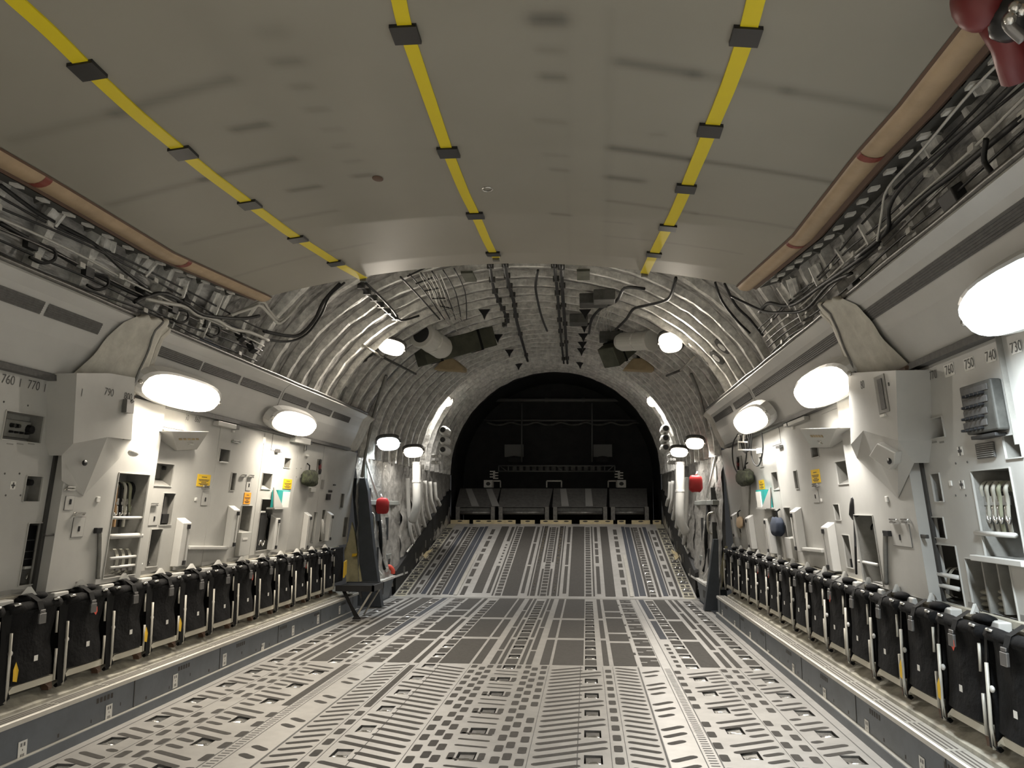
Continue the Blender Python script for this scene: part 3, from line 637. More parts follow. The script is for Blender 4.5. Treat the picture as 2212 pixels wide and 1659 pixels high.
# ================================================================ side ledges (kerbs) under the seats
PLQ = {-1: [(36, 1600, 60, 1641), (226, 1522, 244, 1556), (372, 1457, 385, 1485), (480, 1413, 490, 1437), (562, 1392, 571, 1411), (629, 1353, 637, 1371), (684, 1329, 690, 1346), (731, 1310, 736, 1325)],
       1: [(1985, 1640, 2000, 1675), (1867, 1555, 1879, 1592), (1776, 1487, 1787, 1517), (1710, 1435, 1718, 1460), (1658, 1407, 1664, 1427), (1619, 1366, 1623, 1386), (1586, 1342, 1589, 1358), (1559, 1318, 1562, 1334)]}
for s in (-1, 1):
    YE = 12.75
    t = thing('side_ledge', 'blue grey ledge with white placards running under the %s row of seats' % SIDE[s], 'ledge', (s * 2.75, 5, 0))
    def bx(x0, x1, y0, y1, z0, z1, m, nm): mb = MB(); mb.box((min(s * x0, s * x1), y0, z0), (max(s * x0, s * x1), y1, z1)); return mb.build(nm, m, t)
    bx(2.69, 3.3, -1.9, YE, 0, .275, 'kerb', 'body')
    bx(2.655, 2.69, -1.9, YE, .0, .065, 'kerb', 'foot_bead')
    bx(2.66, 2.69, -1.9, YE, .065, .07, 'kerbtop', 'bead_edge')
    mb = MB(); prof = [(2.672, .272), (2.672, .300), (2.684, .306), (2.80, .306), (2.80, .272)]; mb.prism([(s * x, -1.9, z) for x, z in prof], (0, YE + 1.9, 0))
    for x in (2.70, 2.727, 2.755): mb.box((min(s * x, s * (x + .011)), -1.9, .3055), (max(s * x, s * (x + .011)), YE, .307), 1)
    mb.build('tread', ['kerbtop', 'groove'], t)
    for k in range(18):
        y = 3.1 + .585 * k
        if y < YE - .1: mb = MB(); mb.box((min(s * 2.685, s * 2.795), y, .306), (max(s * 2.685, s * 2.795), y + .03, .3085)); mb.build('tread_joint', 'kerbtop', t)
    for k in range(10):
        y = 3.36 + 1.52 * k
        if y < YE: bx(2.687, 2.69, y, y + .008, .065, .272, 'ink', 'joint')
    for x0, y0, x1, y1 in PLQ[s]:
        a, b = atX((x0 + x1) / 2, y0, s * 2.688), atX((x0 + x1) / 2, y1, s * 2.688); p = (a + b) / 2; h = .056; w = .042
        mb = MB(); q = s * 2.687; tl = .02 if (x0, s) in ((562, -1), (1658, 1)) else 0
        mb.face([(q, p.y - w, p.z - h), (q, p.y + w, p.z - h + tl), (q, p.y + w + tl, p.z + h), (q, p.y - w + tl, p.z + h)])
        for dy, dz, ww, hh in ((-.018, .033, .004, .011), (-.008, .033, .003, .011), (.010, .033, .003, .011), (.019, .033, .004, .011), (0, .002, .004, .006), (-.014, -.032, .004, .011), (.0, -.032, .004, .011), (.014, -.032, .004, .011)):
            e = q - s * .0006; dy *= s * -1; mb.face([(e, p.y + dy - ww, p.z + dz - hh), (e, p.y + dy + ww, p.z + dz - hh), (e, p.y + dy + ww, p.z + dz + hh), (e, p.y + dy - ww, p.z + dz + hh)], 1)
        mb.build('placard', ['white', 'vent'], t)
    # small stencilled marks along the face
    for k in range(24):
        y = 4.0 + .37 * k; z = .10 + .035 * (k % 3 == 0); w = rnd.uniform(.005, .012); q = s * 2.6892; mb = MB(); mb.face([(q, y - w, z - .012), (q, y + w, z - .012), (q, y + w, z + .012), (q, y - w, z + .012)]); mb.build('tick_mark', 'ink', t)
    for k in range(7):
        y = 4.7 + 1.2 * k; mb = MB()
        for i in range(5): q = s * 2.6892; yy = y + .045 * i; mb.face([(q, yy, .205), (q, yy + .03, .205), (q, yy + .03, .24), (q, yy, .24)])
        mb.build('stencil_lettering', 'ink', t)
    # sill behind the tread and backing panel below the wall liner
    mb = MB(); mb.grid([[(s * x, Y, z) for x, z in ((2.80, .274), (2.825, .274), (2.835, .31), (2.95, .37), (3.08, .40))] for Y in (-1.9, YE)]); mb.build('sill_plate', 'skirt', t)
    mb = MB(); mb.grid([[(s * x, Y, z) for x, z in ((3.08, .38), (3.10, .9), (3.0, .96), (3.0, 1.0), (3.06, 1.0))] for Y in (-1.9, YE)]); mb.build('back_plate', 'skirt', t)
    for k in range(17):
        y = (5.66 if s < 0 else 4.08) + .585 * (k - 2)
        if 3.4 < y < 12.5: mb = MB(); mb.box((min(s * 2.93, s * 3.0), y + .03, .885), (max(s * 2.93, s * 3.0), y + .20, .993)); mb.build('seat_bracket', 'paint2', t, bevel=.008)

# ================================================================ folded sidewall seats
def seat_parts(root):
    sg = 1
    mb = MB(); rows = []      # hanging fabric panel, slightly slack
    for j in range(13):
        z = .105 + .5 * j / 12; r = []
        for i in range(11):
            y = -.235 + .47 * i / 10; bul = .028 * math.sin(math.pi * i / 10) ** .5 + .012 * noise.noise(V((y * 7, z * 7, 1))) - .02 * math.sin(math.pi * j / 12)
            r.append((bul, y, z))
        rows.append(r)
    mb.grid(rows); mb.grid([[(-.05, r[0][1], r[0][2]), r[0]] for r in rows]); mb.grid([[r[-1], (-.05, r[-1][1], r[-1][2])] for r in rows]); mb.build('seat_panel', 'fabric', root, smooth=True)
    mb = MB(); mb.tube([(-.01 + .01 * noise.noise(V((y * 9, 0, 0))), y, .625 + .012 * noise.noise(V((y * 8, 3, 0)))) for y in [-.26 + .52 * i / 12 for i in range(13)]], .042, 8); mb.build('top_roll', 'fabric', root, smooth=True)
    mb = MB(); mb.ell((-.10, .08, .665), .05, .135, .04, 0, 12, 8); mb.ell((-.07, .13, .685), .045, .09, .03, 0, 10, 6); mb.build('back_cushion', 'fabric', root, smooth=True)
    mb = MB(); mb.box((-.13, -.275, .04), (.0, -.262, .63)); mb.build('dark_gap_sheet', 'fabric', root)  # black sheet added to darken the gap between neighbouring seats
    mb = MB(); mb.tube([(.02, -.247, .0), (.03, -.247, .12), (.028, -.247, .47)], .0095, 7); po = mb.build('post', 'alu', root, smooth=True)
    mb = MB(); mb.tube([(.012, .247, .05), (.014, .247, .28)], .009, 7); mb.build('post', 'alu', root, smooth=True)
    mb = MB(); mb.tube([(.012, .235, .40), (.01, .235, .56)], .008, 6); mb.build('arm_rod', 'alu', root, smooth=True)
    mb = MB(); mb.prism([(.01, -.20, .045), (.01, .25, .045), (.01, .25, .092), (.01, -.17, .092), (.01, -.235, .04), (.01, -.235, .02)], (-.03, 0, 0)); mb.build('bottom_bar', 'cream', root)
    mb = MB(); mb.ell((.018, -.228, .33), .012, .02, .02, 0, 8, 6); mb.build('hook', 'paint2', po, smooth=True)
    for y in (-.2, .2):
        mb = MB(); mb.tube([(.02, y - .03, .655), (.032, y, .662), (.02, y + .03, .655)], .010, 6); mb.build('top_bracket', 'steel', root, smooth=True)
    mb = MB(); w = .028; P = [(-.14, .69), (-.05, .715), (.028, .66), (.046, .60), (.05, .50), (.046, .42)]
    mb.grid([[(x, -w + .01, z), (x, w + .01, z)] for x, z in P]); be = mb.build('belt', 'strap', root)
    mb = MB(); mb.box((.045, -.026, .50), (.062, .042, .575)); mb.box((.05, -.018, .578), (.06, .034, .60)); mb.build('buckle', 'buckle', be, bevel=.004)
    mb = MB(); mb.grid([[(.0, -.312, .62), (.02, -.235, .64)], [(.01, -.314, .40), (.02, -.262, .40)], [(.015, -.314, .18), (.022, -.262, .17)], [(.02, -.30, .0), (.035, -.22, .03)], [(.0, -.285, -.015), (.0, -.225, -.015)]]); mb.build('shoulder_strap', 'strap', root)
    mb = MB(); mb.grid([[(-.135, -.20, .71), (-.135, -.20, .745)], [(-.12, -.08, .715), (-.12, -.08, .75)], [(-.10, .05, .71), (-.09, .05, .74)]]); ws = mb.build('wall_strap', 'greystrap', root)
    mb = MB(); mb.prism([(-.11, .005, .70), (-.08, .03, .76), (-.05, .05, .70)], (.02, .01, 0)); mb.build('strap_label', 'white', ws)
    mb = MB(); mb.prism([(-.01, .17, .045), (-.01, .26, .045), (.0, .255, -.008), (.0, .215, -.018), (.0, .21, .01)], (-.05, 0, 0)); mb.build('foot', 'brown', root)
    mb = MB(); mb.face([(.0285, -.005, .235), (.0285, .035, .235), (.0285, .035, .275), (.0285, -.005, .275)]); mb.build('label_patch', 'white', root)
    mb = MB(); mb.tube([(.0, -.262, .01), (-.02, -.262, -.012)], .014, 6); mb.build('foot', 'strap', root)
seat0 = thing('sidewall_seat', '', 'seat', (0, 0, 0), 'folded sidewall seats'); seat_parts(seat0)
kids0 = list(seat0.children)
for c in seat0.children_recursive: c.data.transform(Matrix.Diagonal((1, 1, .9, 1))); used = [False]
def place_seat(s, y, i, extra):
    if not used[0]: root = seat0; used[0] = True; ch = kids0
    else:
        root = seat0.copy(); col.objects.link(root); ch = []
        for c in kids0: d = c.copy(); col.objects.link(d); d.parent = root; ch.append(d); [(lambda g: (col.objects.link(g), setattr(g, 'parent', d)))(gc.copy()) for gc in c.children]
    root.location = (s * 2.852, y, .378); root.rotation_euler = (0, 0, math.pi if s > 0 else 0); PW[root.name] = V(root.location)
    what = []
    for e in extra:
        if e in ('yellow', 'tip'):
            mb = MB(); yy = (-.222 if e == 'yellow' else .195); L = V((0, 0, 0))
            P = [(.055, yy - .014, .13), (.055, yy + .026, .12), (.056, yy + .034, .19), (.052, yy + .01, .245), (.055, yy - .016, .20)]
            me_ = bpy.data.meshes.new('pull_tag'); me_.from_pydata(P, [], [(0, 1, 2, 3, 4)]); me_.materials.append(M['tagyel'])
        else:
            P = [(.06, .012, .45), (.06, .035, .43), (.06, .055, .455), (.06, .05, .49), (.058, .025, .485)]
            me_ = bpy.data.meshes.new('red_tag'); me_.from_pydata(P, [], [(0, 1, 2, 3, 4)]); me_.materials.append(M['tagred'])
        o = bpy.data.objects.new('pull_tag' if e != 'red' else 'red_tag', me_); col.objects.link(o); o.parent = root
        what.append({'yellow': 'yellow tag', 'tip': 'yellow tag', 'red': 'red tag'}[e])
    root['label'] = '%s folded black seat from near end, %s row%s' % (ORD[i], SIDE[s], (', with ' + ' and '.join(what)) if what else '')
LX = {1: ['yellow'], 2: ['red'], 3: ['tip'], 4: ['tip'], 7: ['red'], 10: ['red']}
for k in range(13): place_seat(-1, 5.66 - .29 + .58 * (k - 1), k, LX.get(k, []))
RX = {0: ['red'], 1: ['tip'], 2: ['yellow', 'red'], 3: ['yellow'], 6: ['red'], 10: ['red'], 11: ['red']}
for k in range(16): place_seat(1, 3.79 + .59 * k, k, RX.get(k, []))
# one seat let down at the far end of the left row
t = thing('lowered_seat', 'black seat let down on its legs at the far end of the left row', 'seat', (-2.5, 12.25, 0))
mb = MB(); mb.box((-2.78, 11.98, .42), (-2.26, 12.52, .47)); mb.build('seat_pan', 'fabric', t, bevel=.012)
mb = MB(); mb.box((-2.80, 11.95, .395), (-2.24, 11.98, .48)); mb.box((-2.27, 11.95, .395), (-2.24, 12.55, .48)); mb.box((-2.80, 12.52, .395), (-2.24, 12.55, .48)); mb.build('seat_frame', 'black', t)
for y in (12.0, 12.5):
    mb = MB(); mb.tube([(-2.28, y, .40), (-2.52, y, .01)], .014, 7); mb.build('leg', 'alu', t)
mb = MB(); mb.grid([[(-2.72, 12.0, .40), (-2.66, 12.0, .40)], [(-2.60, 11.97, .2), (-2.55, 11.97, .2)], [(-2.52, 11.95, .05), (-2.44, 11.95, .05)], [(-2.54, 11.93, .01), (-2.40, 11.93, .01)]]); mb.build('hanging_strap', 'strap', t)
mb = MB(); mb.box((-2.9, 11.98, .50), (-2.84, 12.45, 1.0)); mb.build('backrest', 'fabric', t, bevel=.015)
mb = MB(); mb.prism([(-2.80, 12.38, .55), (-2.80, 12.5, .60), (-2.80, 12.52, .80), (-2.80, 12.40, .78)], (-.02, 0, 0)); mb.build('yellow_strap', 'tagyel', t)
# ================================================================ wall liner panels
def NV(s): return V((-s, 0, -SL)).normalized()
def UV(s): return V((-s * SL, 0, 1)).normalized()
def rect(s, x0, y0, x1, y1, off=0.):
    mx, my = (x0 + x1) / 2, (y0 + y1) / 2
    a, b = WP(x0, my, s, off).y, WP(x1, my, s, off).y; c, d = WP(mx, y1, s, off).z, WP(mx, y0, s, off).z
    return (min(a, b), max(a, b), c, d)
def wall_panel(s, Ya, Yb, label, holes=(), off=0., za=1.0, zb=2.46, lip=0, m='paint', name='wall_panel'):
    t = thing(name, label, 'wall panel', (s * 3.04, (Ya + Yb) / 2, za), 'wall panels')
    R = [(*rect(s, *h[:4], off), *h[4:]) for h in holes]
    ys = sorted({Ya, Yb} | {q for r in R for q in r[:2]}); zs = sorted({za, zb} | {q for r in R for q in r[2:4]})
    ys = [y for y in ys if Ya <= y <= Yb]; zs = [z for z in zs if za <= z <= zb]
    mb = MB()
    for i in range(len(ys) - 1):
        for j in range(len(zs) - 1):
            cy, cz_ = (ys[i] + ys[i + 1]) / 2, (zs[j] + zs[j + 1]) / 2
            if any(r[0] < cy < r[1] and r[2] < cz_ < r[3] for r in R): continue
            mb.face([W(s, ys[i], zs[j], off), W(s, ys[i + 1], zs[j], off), W(s, ys[i + 1], zs[j + 1], off), W(s, ys[i], zs[j + 1], off)])
    for Y in (Ya, Yb): mb.face([W(s, Y, za, off), W(s, Y, zb, off), W(s, Y, zb, -.03), W(s, Y, za, -.03)])
    mb.face([W(s, Ya, za, off), W(s, Yb, za, off), W(s, Yb, za, -.03), W(s, Ya, za, -.03)])
    mb.build('liner', m, t)
    for r in R:
        a, b, c, d, dep, mm = r[:6]; kind = r[6] if len(r) > 6 else 'recess'; sl = r[7] if len(r) > 7 else 0
        q = lambda Y, z, o: W(s, Y, z, o)
        k = MB(); o1 = off - dep; c2 = c + (d - c) * sl
        k.face([q(a, c2, o1), q(b, c2, o1), q(b, d, o1), q(a, d, o1)], 1)
        k.face([q(a, c, off), q(a, d, off), q(a, d, o1), q(a, c2, o1)]); k.face([q(b, c, off), q(b, d, off), q(b, d, o1), q(b, c2, o1)])
        k.face([q(a, c, off), q(b, c, off), q(b, c2, o1), q(a, c2, o1)]); k.face([q(a, d, off), q(b, d, off), q(b, d, o1), q(a, d, o1)])
        # raised rim
        w = .012
        for p0, p1 in (((a, c), (b, c)), ((b, c), (b, d)), ((b, d), (a, d)), ((a, d), (a, c))): k.bar(q(*p0, off + .002), q(*p1, off + .002), w, .006, 2)
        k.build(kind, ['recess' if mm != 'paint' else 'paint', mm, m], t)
    return t
def bd(parent, s, px, d, mats, name, off=0., bevel=.004):    # plain raised block on the wall from a pixel rectangle
    a, b, c, e = rect(s, *px, off + d); mb = MB()
    mb.hexa([W(s, a, c, off), W(s, b, c, off), W(s, b, c, off + d), W(s, a, c, off + d), W(s, a, e, off), W(s, b, e, off), W(s, b, e, off + d), W(s, a, e, off + d)])
    return mb.build(name, mats, parent, bevel=bevel)
def hatch(parent, s, px, off=0., key=True):
    o = bd(parent, s, px, .005, 'paint', 'hatch', off, .003); a, b, c, e = rect(s, *px, off + .005)
    mb = MB()
    for p0, p1 in (((a, c), (b, c)), ((b, c), (b, e)), ((b, e), (a, e)), ((a, e), (a, c))): mb.bar(W(s, *p0, off + .001), W(s, *p1, off + .001), .006, .003)
    mb.build('hatch_gap', 'vent', o)
    if key: mb = MB(); p = W(s, lerp(a, b, .55), c + .06, off + .006); mb.obox(p, V((0, .012, 0)), UV(s) * .02, NV(s) * .003); mb.build('latch', 'black', o, bevel=.004)
def handle(parent, s, px, off=0.):
    a, b, c, e = rect(s, *px, off + .02); mb = MB()
    for z in (c, e): mb.bar(W(s, a, z, off + .02), W(s, b, z, off + .02), .012, .01)
    for y in (a, b): mb.bar(W(s, y, c, off), W(s, y, e, off + .02), .01, .01)
    mb.build('handle', 'steel', parent)
def wtext(parent, s, st, px, size, off=0., m='vent', name='station_number'):
    p = WP(*px, s, off + .002); text(st, name, parent, p, (0, -s, 0), UV(s), size, m)
def knobs(parent, s, px, off, n=2, r=.02, name='knob'):
    a, b, c, e = rect(s, *px, off)
    for i in range(n):
        mb = MB(); p = W(s, lerp(a, b, (i + .5) / n), (c + e) / 2, off); mb.tube([p, p + NV(s) * .03], [r, r * .8], 10); mb.build(name, 'black', parent)
def screws(parent, s, pts, off=0., r=.007):
    mb = MB()
    for p in pts: q = WP(*p, s, off); mb.tube([q, q + NV(s) * .003], r, 6)
    mb.build('rivet', 'vent', parent)
def sign(s, px, m, label, off=0., lines=6, head=True, cat='sign'):
    a, b, c, e = rect(s, *px, off + .004); t = thing('notice_board', label, cat, W(s, (a + b) / 2, c, off))
    mb = MB(); mb.hexa([W(s, a, c, off + .001), W(s, b, c, off + .001), W(s, b, c, off + .006), W(s, a, c, off + .006), W(s, a, e, off + .001), W(s, b, e, off + .001), W(s, b, e, off + .006), W(s, a, e, off + .006)]); bo_ = mb.build('board', m, t)
    mb = MB(); h = (e - c)
    def row(v, w, k):
        n = k; L = (b - a) * w / n
        for i in range(n):
            y0 = (a + b) / 2 - (b - a) * w / 2 + L * i; z = c + h * v; mb.face([W(s, y0 + L * .08, z - h * .03, off + .0066), W(s, y0 + L * .9, z - h * .03, off + .0066), W(s, y0 + L * .9, z + h * .035, off + .0066), W(s, y0 + L * .08, z + h * .035, off + .0066)])
    if head: row(.78, .42, 6)
    for v, w, k in ((.56, .84, 9), (.46, .7, 8), (.33, .4, 4), (.22, .76, 8), (.13, .55, 6))[:lines]: row(v, w, k)
    mb.build('lettering', 'ink', bo_); return t
def cross(s, px, label, off=0.):
    a, b, c, e = rect(s, *px, off + .003); t = thing('cross_placard', label, 'placard', W(s, (a + b) / 2, c, off), 'white placards with a dark cross')
    mb = MB(); mb.hexa([W(s, a, c, off), W(s, b, c, off), W(s, b, c, off + .003), W(s, a, c, off + .003), W(s, a, e, off), W(s, b, e, off), W(s, b, e, off + .003), W(s, a, e, off + .003)]); mb.build('card', 'white', t)
    mb = MB(); p = W(s, (a + b) / 2, (c + e) / 2, off + .004); k = (b - a) * .36; mb.obox(p, V((0, k, 0)), UV(s) * k * .35, NV(s) * .001); mb.obox(p, V((0, k * .35, 0)), UV(s) * k * 1.1, NV(s) * .001); mb.build('cross', 'vent', t)
def locker(s, px, d, label, slot=True):     # tall narrow box with a sloping cap
    a, b, c, e = rect(s, *px, d); t = thing('wall_locker', label, 'locker', W(s, (a + b) / 2, c), 'tall narrow wall lockers')
    w = b - a; ft = .05
    mb = MB(); mb.hexa([W(s, a, c, -.0), W(s, b, c, 0), W(s, b, c, d), W(s, a, c, d), W(s, a, e + ft, 0), W(s, b, e + ft, 0), W(s, b, e, d), W(s, a, e, d)]); ca = mb.build('case', 'paint2', t, bevel=.006)
    mb = MB(); y = lerp(a, b, .62); mb.hexa([W(s, y - .010, c + .05, d - .001), W(s, y + .010, c + .05, d - .001), W(s, y + .010, c + .05, d + .004), W(s, y - .010, c + .05, d + .004), W(s, y - .010, e - .03, d - .001), W(s, y + .010, e - .03, d - .001), W(s, y + .010, e - .03, d + .004), W(s, y - .010, e - .03, d + .004)]); sl_ = mb.build('slot', 'recess', ca)
    for z in (e - .035, c + .03):
        mb = MB(); mb.obox(W(s, y, z, d + .006), V((0, .022, 0)), UV(s) * .02, NV(s) * .008); mb.build('latch', 'black', ca)
    return t
def tube_on(s, pts, r, m, name, parent, off):
    mb = MB(); mb.tube(smooth_path([WP(x, y, s, off) for x, y in pts], 6), r, 6); return mb.build(name, m, parent, smooth=True)
def Yat(s, px, off=0., y=1080): return WP(px, y, s, off).y
G = .008
# ---- left wall
yA = Yat(-1, 106); yP0 = Yat(-1, 131, .085); yP1 = Yat(-1, 317, .085, 1150)
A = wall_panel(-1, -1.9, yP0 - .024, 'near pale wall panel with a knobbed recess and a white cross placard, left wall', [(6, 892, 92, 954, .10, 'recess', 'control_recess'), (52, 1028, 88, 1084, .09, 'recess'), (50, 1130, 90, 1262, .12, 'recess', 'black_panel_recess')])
bd(A, -1, (10, 908, 66, 946), .015, 'recess', 'control_plate', -.095); knobs(A, -1, (18, 916, 40, 922), -.08, 2, .016); knobs(A, -1, (52, 916, 70, 940), -.08, 1, .035); knobs(A, -1, (14, 930, 60, 938), -.08, 4, .009)
bd(A, -1, (52, 1136, 76, 1222), .05, 'black', 'breaker_panel', -.115); knobs(A, -1, (54, 1034, 80, 1050), -.085, 2, .025)
for i, y in enumerate((1166, 1190, 1206)): bd(A, -1, (53, y, 75, y + 2), .004, 'buckle', 'divider', -.062, 0)
bd(A, -1, (54, 1222, 88, 1228), .02, 'paint2', 'shelf_lip', -.06); tube_on(-1, [(56, 1252), (62, 1240), (68, 1250), (74, 1238), (80, 1250)], .012, 'steel', 'retaining_clip', A, -.08)
for st, q in (('760', (18, 821)), ('770', (73, 833)), ('780', (120, 842))): wtext(A, -1, st, q, .085)
for q in ((44, 828), (97, 839)): wtext(A, -1, 'I', q, .08, name='station_tick')
bd(A, -1, (24, 790, 42, 800), .02, 'vent', 'bracket'); bd(A, -1, (45, 798, 90, 806), .004, 'recess', 'trim_strip'); screws(A, -1, [(10, 1023), (42, 1023), (12, 1070), (44, 1070), (8, 868), (60, 876)])
for q in (22, 44, 68): bd(A, -1, (q - 7, 958, q + 7, 960), .002, 'recess', 'caption', 0, 0)
cross(-1, (23, 1040, 34, 1057), 'white placard with a dark cross on the near left wall panel')
mb = MB(); mb.bar(W(-1, yP0 - .012, 1.0, .004), W(-1, yP0 - .012, 2.46, .004), .05, .02, 0, (1, 0, 0)); o = mb.build('edge_seal', 'seam', A)
P = wall_panel(-1, yP0, yP1, 'pale pillar panel under the fabric collar with a tall webbing recess, left wall', [(239, 1022, 307, 1243, .2, 'recess', 'webbing_recess')], .085)
hatch(P, -1, (141, 1072, 160, 1102), .085); hatch(P, -1, (157, 1118, 182, 1160), .085); handle(P, -1, (163, 1108, 184, 1114), .085); handle(P, -1, (145, 1052, 162, 1058), .085)
bd(P, -1, (210, 1073, 217, 1085), .012, 'white', 'switch', .085); bd(P, -1, (98, 1153, 128, 1158), .02, 'seam', 'tie_bar', .06)
tube_on(-1, [(216, 1148), (215, 1200), (212, 1250)], .016, 'recess', 'drop_rod', P, .10); bd(P, -1, (210, 1140, 222, 1152), .03, 'black', 'rod_clamp', .085)
for yy in (1118, 1157, 1203, 1222):
    a, b, c, e = rect(-1, 235, yy, 303, yy + 1, .06); mb = MB(); mb.tube([W(-1, a, e, .075), W(-1, b, c, .07)], .012 if yy != 1157 else .02, 8); mb.build('retaining_bar', 'paint2', P, smooth=True)
# bulge on the pillar
mb = MB(); bo = .205
top = [WP(166, 806, -1, bo), WP(236, 806, -1, bo), WP(292, 816, -1, bo)]; low = [WP(158, 958, -1, bo), WP(232, 944, -1, bo), WP(284, 950, -1, bo)]; tip = [WP(133, 984, -1, .09), WP(133, 1038, -1, .09), WP(180, 1071, -1, .09), WP(258, 990, -1, .09), WP(284, 950, -1, .09)]
mb.face([top[0], top[1], low[1], low[0]]); mb.face([top[1], top[2], low[2], low[1]])
mb.face([low[0], low[1], tip[3], tip[2], tip[1], tip[0]]); mb.face([low[1], low[2], tip[4], tip[3]])
for a, b in ((top[0], low[0]), (top[2], low[2])): mb.face([a, b, V((-3.06, b.y, b.z)), V((-3.06, a.y, a.z))])
mb.face([low[0], tip[0], V((-3.06, tip[0].y, tip[0].z)), V((-3.06, low[0].y, low[0].z))])
bul = thing('pillar_fairing', 'faceted grey fairing with the number 790 under the left fabric collar', 'fairing', WP(180, 1071, -1)); mb.build('shell', 'paint', bul)
wtext(bul, -1, '790', (236, 848), .08, bo); wtext(bul, -1, 'I', (177, 849), .08, bo, name='station_tick'); wtext(bul, -1, '800', (277, 857), .075, bo)
mb = MB(); p = WP(271, 878, -1, bo); mb.obox(p + V((.02, 0, 0)), V((.02, 0, 0)), V((0, .05, 0)), V((0, 0, .05))); mb.tube([p, p + V((.05, .02, .05))], .012, 6); mb.build('hook_fitting', 'buckle', bul)
mb = MB(); p = WP(183, 1000, -1, .16); mb.ell(p, .012, .03, .022, 0, 10, 6); mb.build('fastener', 'black', bul)
mb = MB(); p = WP(272, 978, -1, .14); mb.ell(p + V((.05, .02, 0)), .035, .06, .03, 0, 10, 6); mb.build('bumper', 'white', bul, smooth=True)
yC0 = Yat(-1, 322); yC1 = Yat(-1, 455); yD1 = Yat(-1, 554); yE1 = Yat(-1, 631); yF1 = Yat(-1, 687); yG1 = 13.28
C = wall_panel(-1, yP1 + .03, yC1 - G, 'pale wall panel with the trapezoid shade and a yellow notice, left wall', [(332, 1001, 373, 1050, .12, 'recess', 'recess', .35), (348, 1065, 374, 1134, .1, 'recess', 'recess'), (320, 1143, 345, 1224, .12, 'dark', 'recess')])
hatch(C, -1, (323, 1092, 343, 1135)); handle(C, -1, (326, 1088, 341, 1092)); handle(C, -1, (440, 1050, 452, 1054)); hatch(C, -1, (436, 1062, 450, 1092)); bd(C, -1, (422, 1075, 426, 1082), .01, 'white', 'switch')
knobs(C, -1, (348, 1006, 362, 1016), -.1, 2, .02); bd(C, -1, (352, 1072, 364, 1128), .04, 'buckle', 'valve_body', -.09); bd(C, -1, (351, 1110, 365, 1130), .05, 'black', 'valve_knob', -.08)
for q in ((327, 1150, 342, 1192),): bd(C, -1, q, .02, 'black', 'breaker_panel', -.11)
tube_on(-1, [(322, 1216), (327, 1205), (332, 1215), (338, 1204)], .012, 'steel', 'retaining_clip', C, -.08)
for st, q in (('830', (315, 884)), ('840', (343, 890)), ('850', (402, 902)), ('860', (427, 907))): wtext(C, -1, st, q, .075)
hatch(C, -1, (338, 880, 402, 925), 0, False); bd(C, -1, (354, 928, 364, 934), .03, 'buckle', 'hook')
a_ = [(404, 1180), (448, 1180), (488, 1181)]; mb = MB(); p, q = WP(404, 1183, -1, .03), WP(489, 1183, -1, .03); mb.bar(p, q, .06, .035, 0, UV(-1))
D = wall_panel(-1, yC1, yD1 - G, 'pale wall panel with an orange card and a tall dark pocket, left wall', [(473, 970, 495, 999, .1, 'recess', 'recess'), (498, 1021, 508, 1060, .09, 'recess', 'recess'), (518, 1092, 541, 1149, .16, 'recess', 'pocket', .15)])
mb.build('foot_rail', 'paint2', D, bevel=.008)
bd(D, -1, (519, 1150, 540, 1200), .05, 'paint', 'pocket_box'); bd(D, -1, (525, 1162, 535, 1166), .004, 'white', 'label', .05, 0); handle(D, -1, (523, 1026, 532, 1030)); handle(D, -1, (539, 1027, 548, 1031)); bd(D, -1, (478, 997, 494, 1001), .02, 'paint2', 'lip')
bd(D, -1, (472, 913, 512, 923), .06, 'paint2', 'lamp_shade'); bd(D, -1, (512, 918, 518, 928), .05, 'buckle', 'shade_clip'); handle(D, -1, (504, 952, 520, 956))
hatch(D, -1, (532, 1041, 542, 1060)); bd(D, -1, (504, 930, 508, 934), .02, 'white', 'tab')
E_ = wall_panel(-1, yD1, yE1 - G, 'pale wall panel with the teal folder pocket and a yellow notice, left wall', [(565, 1022, 586, 1057, .11, 'recess', 'recess', .35), (613, 989, 627, 1011, .08, 'recess', 'recess'), (558, 1078, 585, 1188, .16, 'dark', 'recess')])
bd(E_, -1, (560, 1106, 573, 1186), .05, 'dark', 'breaker_panel', -.06); bd(E_, -1, (558, 1104, 574, 1108), .06, 'paint2', 'panel_cap', -.06); bd(E_, -1, (575, 1130, 580, 1156), .05, 'tagyel', 'yellow_cylinder', -.12); tube_on(-1, [(559, 1178), (563, 1168), (567, 1178), (571, 1168)], .012, 'steel', 'retaining_clip', E_, .0)
tube_on(-1, [(576, 1112), (583, 1122), (578, 1160), (586, 1196), (594, 1222)], .02, 'strap', 'hose', E_, -.02)
wtext(E_, -1, 'I', (571, 942), .08, name='station_tick'); bd(E_, -1, (568, 944, 574, 958), .003, 'white', 'sticker', 0, 0); hatch(E_, -1, (588, 940, 612, 975), 0, False); bd(E_, -1, (598, 970, 606, 978), .03, 'buckle', 'hook')
F_ = wall_panel(-1, yE1, yF1 - G, 'pale wall panel carrying the hanging camouflage bag, left wall', [(674, 1106, 681, 1170, .1, 'dark', 'recess')])
bd(F_, -1, (638, 945, 672, 958), .07, 'paint2', 'lamp_shade'); bd(F_, -1, (672, 950, 676, 960), .05, 'buckle', 'shade_clip'); screws(F_, -1, [(640, 1012), (640, 1030), (650, 1012)])
bd(F_, -1, (672, 1054, 683, 1063), .03, 'paint2', 'scoop'); bd(F_, -1, (662, 982, 668, 986), .02, 'white', 'tab'); bd(F_, -1, (660, 962, 663, 974), .02, 'steel', 'pin')
